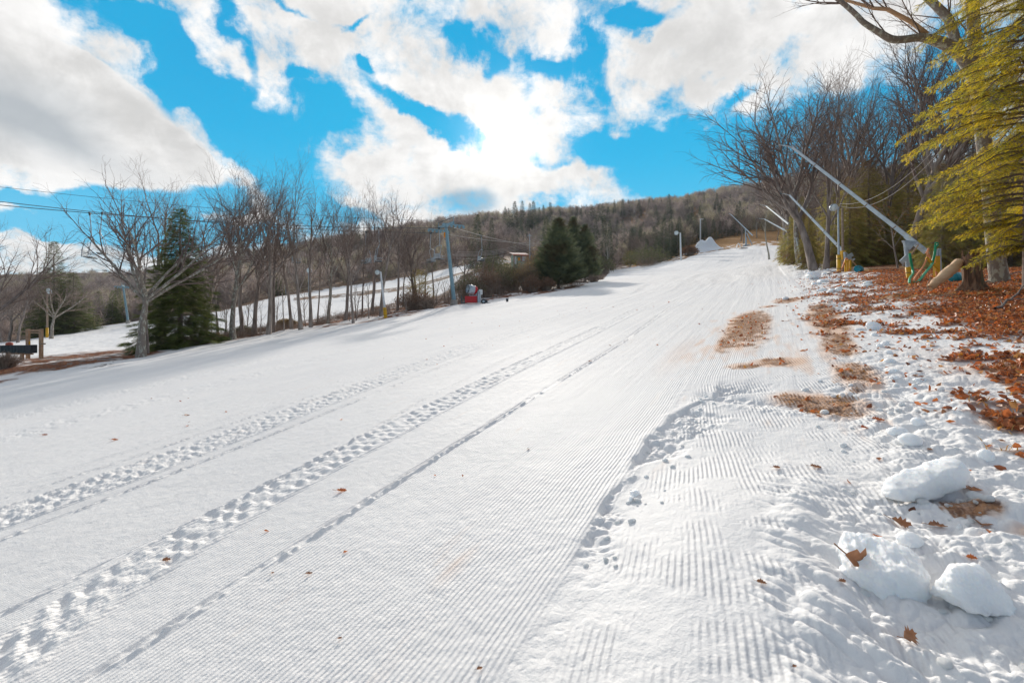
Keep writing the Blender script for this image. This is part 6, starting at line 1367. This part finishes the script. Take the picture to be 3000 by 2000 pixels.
def bush(px, Y, w, h, label, mat_, seed, leafy=False, n=500):
    """leafless or leafy shrub with its own twigs"""
    r = np.random.default_rng(seed); b = on(px, Y); ch = []; W_ = w/F*Y/2; H = h/F*Y; P = []
    for i in range(n):
        a = r.uniform(0, 6.28); f = r.uniform(0, 1)**.5; p0 = np.array([math.cos(a)*f*W_*.35, math.sin(a)*f*W_*.35, -.05]); tip = np.array([math.cos(a)*f*W_, math.sin(a)*f*W_*.8, H*(1-.45*f*f)*r.uniform(.55, 1.05)]); m = (p0+tip)/2+np.array([0, 0, H*.12]); ch.append(np.array([[*p0, .012], [*m, .008], [*tip, .003]]))
        for _ in range(3): q = m+(tip-m)*r.uniform(0, 1); e_ = q+r.normal(0, .16, 3)*H*.6; ch.append(np.array([[*q, .006], [*((q+e_)/2), .005], [*e_, .003]])); P.append(e_)
        P.append(tip)
    o = thing('shrub', label, 'shrub', b); V, Q = tubes(ch, 3); link('stems', mk_mesh('shrub_stems', V, [Q], [M['brush']]), o)
    if leafy: P = np.array(P); tv, tf = LEAFT; V, T = scatter(tv, tf, P, frames(r.normal(0, 1, P.shape), roll=r.uniform(0, 6, len(P))), r.uniform(.08, .18, len(P))*Y/60); link('leaves', mk_mesh('shrub_leaves', V, [T], [M[mat_]]), o)
    return o
M['shrub_tan'] = surf('tan_shrub_leaves', (.28, .20, .10), (.42, .30, .14), .8, 3, transl=.3); M['shrub_rust'] = surf('rust_shrub_leaves', (.20, .115, .075), (.30, .17, .10), .8, 3, transl=.3); M['shrub_green'] = surf('olive_shrub_leaves', (.10, .12, .05), (.2, .2, .08), .8, 3, transl=.3)
for i, (px, Y, w, h, lab, m_, lf) in enumerate([
  (15, 30, 95, 50, 'dense dark red brown brush pile at the left border below the wooden frame', 'shrub_rust', False),
  (1215, 54, 120, 62, 'rounded grey brown bush left of the lift tower footing', 'shrub_rust', True), (1255, 52, 70, 40, 'smaller grey bush just left of the lift tower footing', 'shrub_tan', False),
  (1370, 66, 110, 80, 'dark tangled bush right behind the lift tower footing', 'shrub_green', True), (1420, 68, 110, 95, 'dark brown thicket behind the snow fan', 'shrub_rust', True), (1462, 72, 90, 85, 'brown thicket right of the snow fan', 'shrub_green', True), (1500, 76, 100, 95, 'olive thicket below the lift shack', 'shrub_green', True), (1545, 72, 80, 90, 'tan leafed shrub left of the big cedar', 'shrub_tan', True), (1575, 80, 90, 130, 'golden tan tall shrub against the left side of the big cedar', 'shrub_tan', True), (1560, 68, 60, 50, 'rust coloured low shrub at the snow bank left of the cedar', 'shrub_rust', True),
  (1600, 69, 60, 40, 'low rust shrub at the foot of the big cedar', 'shrub_rust', True), (1440, 100, 120, 70, 'green brown thicket on the slope under the wires', 'shrub_green', True), (1740, 84, 50, 26, 'low brown scrub on the snowy nose of the bank', 'shrub_rust', False),
  (840, 52, 60, 26, 'yellowish low shrub among the trunks of the left stand', 'shrub_tan', True), (715, 48, 60, 26, 'olive low shrub at the foot of the first pale trunk', 'shrub_green', True), (625, 42, 70, 30, 'brown low shrub right of the spruce skirt', 'shrub_tan', True),
  (1760, 150, 90, 60, 'dark shrub mass under the birches at the crest', 'shrub_green', True), (1900, 150, 140, 60, 'dark green brown shrub mass along the crest edge', 'shrub_green', True), (2020, 158, 60, 30, 'dark shrub at the foot of the crest lamp pole', 'shrub_rust', True)]):
    bush(px, Y, w, h, lab, m_, 400+i, lf, 420)

# ------------------------------------------------------------------ thin winter air
m_, t_, o_ = mat('thin_air'); v_ = t_.node('ShaderNodeVolumePrincipled', {'Density': .00011, 'Anisotropy': .1}); v_.inputs['Color'].default_value = rgb(.80, .91, 1.0); t_.l.new(v_.outputs[0], o_.inputs['Volume'])
z0 = min(v.co.z for v in bpy.data.objects['ground'].data.vertices)-1.0; z1 = max(v.co.z for v in bpy.data.objects['ground'].data.vertices)+24
hz = MB().box((0, 0, (z0+z1)/2), (2500, 2500, z1-z0)).build('haze', m_); tag(hz, 'thin pale winter air fading the farthest hills', 'haze', kind='stuff'); print('haze', z0, z1)
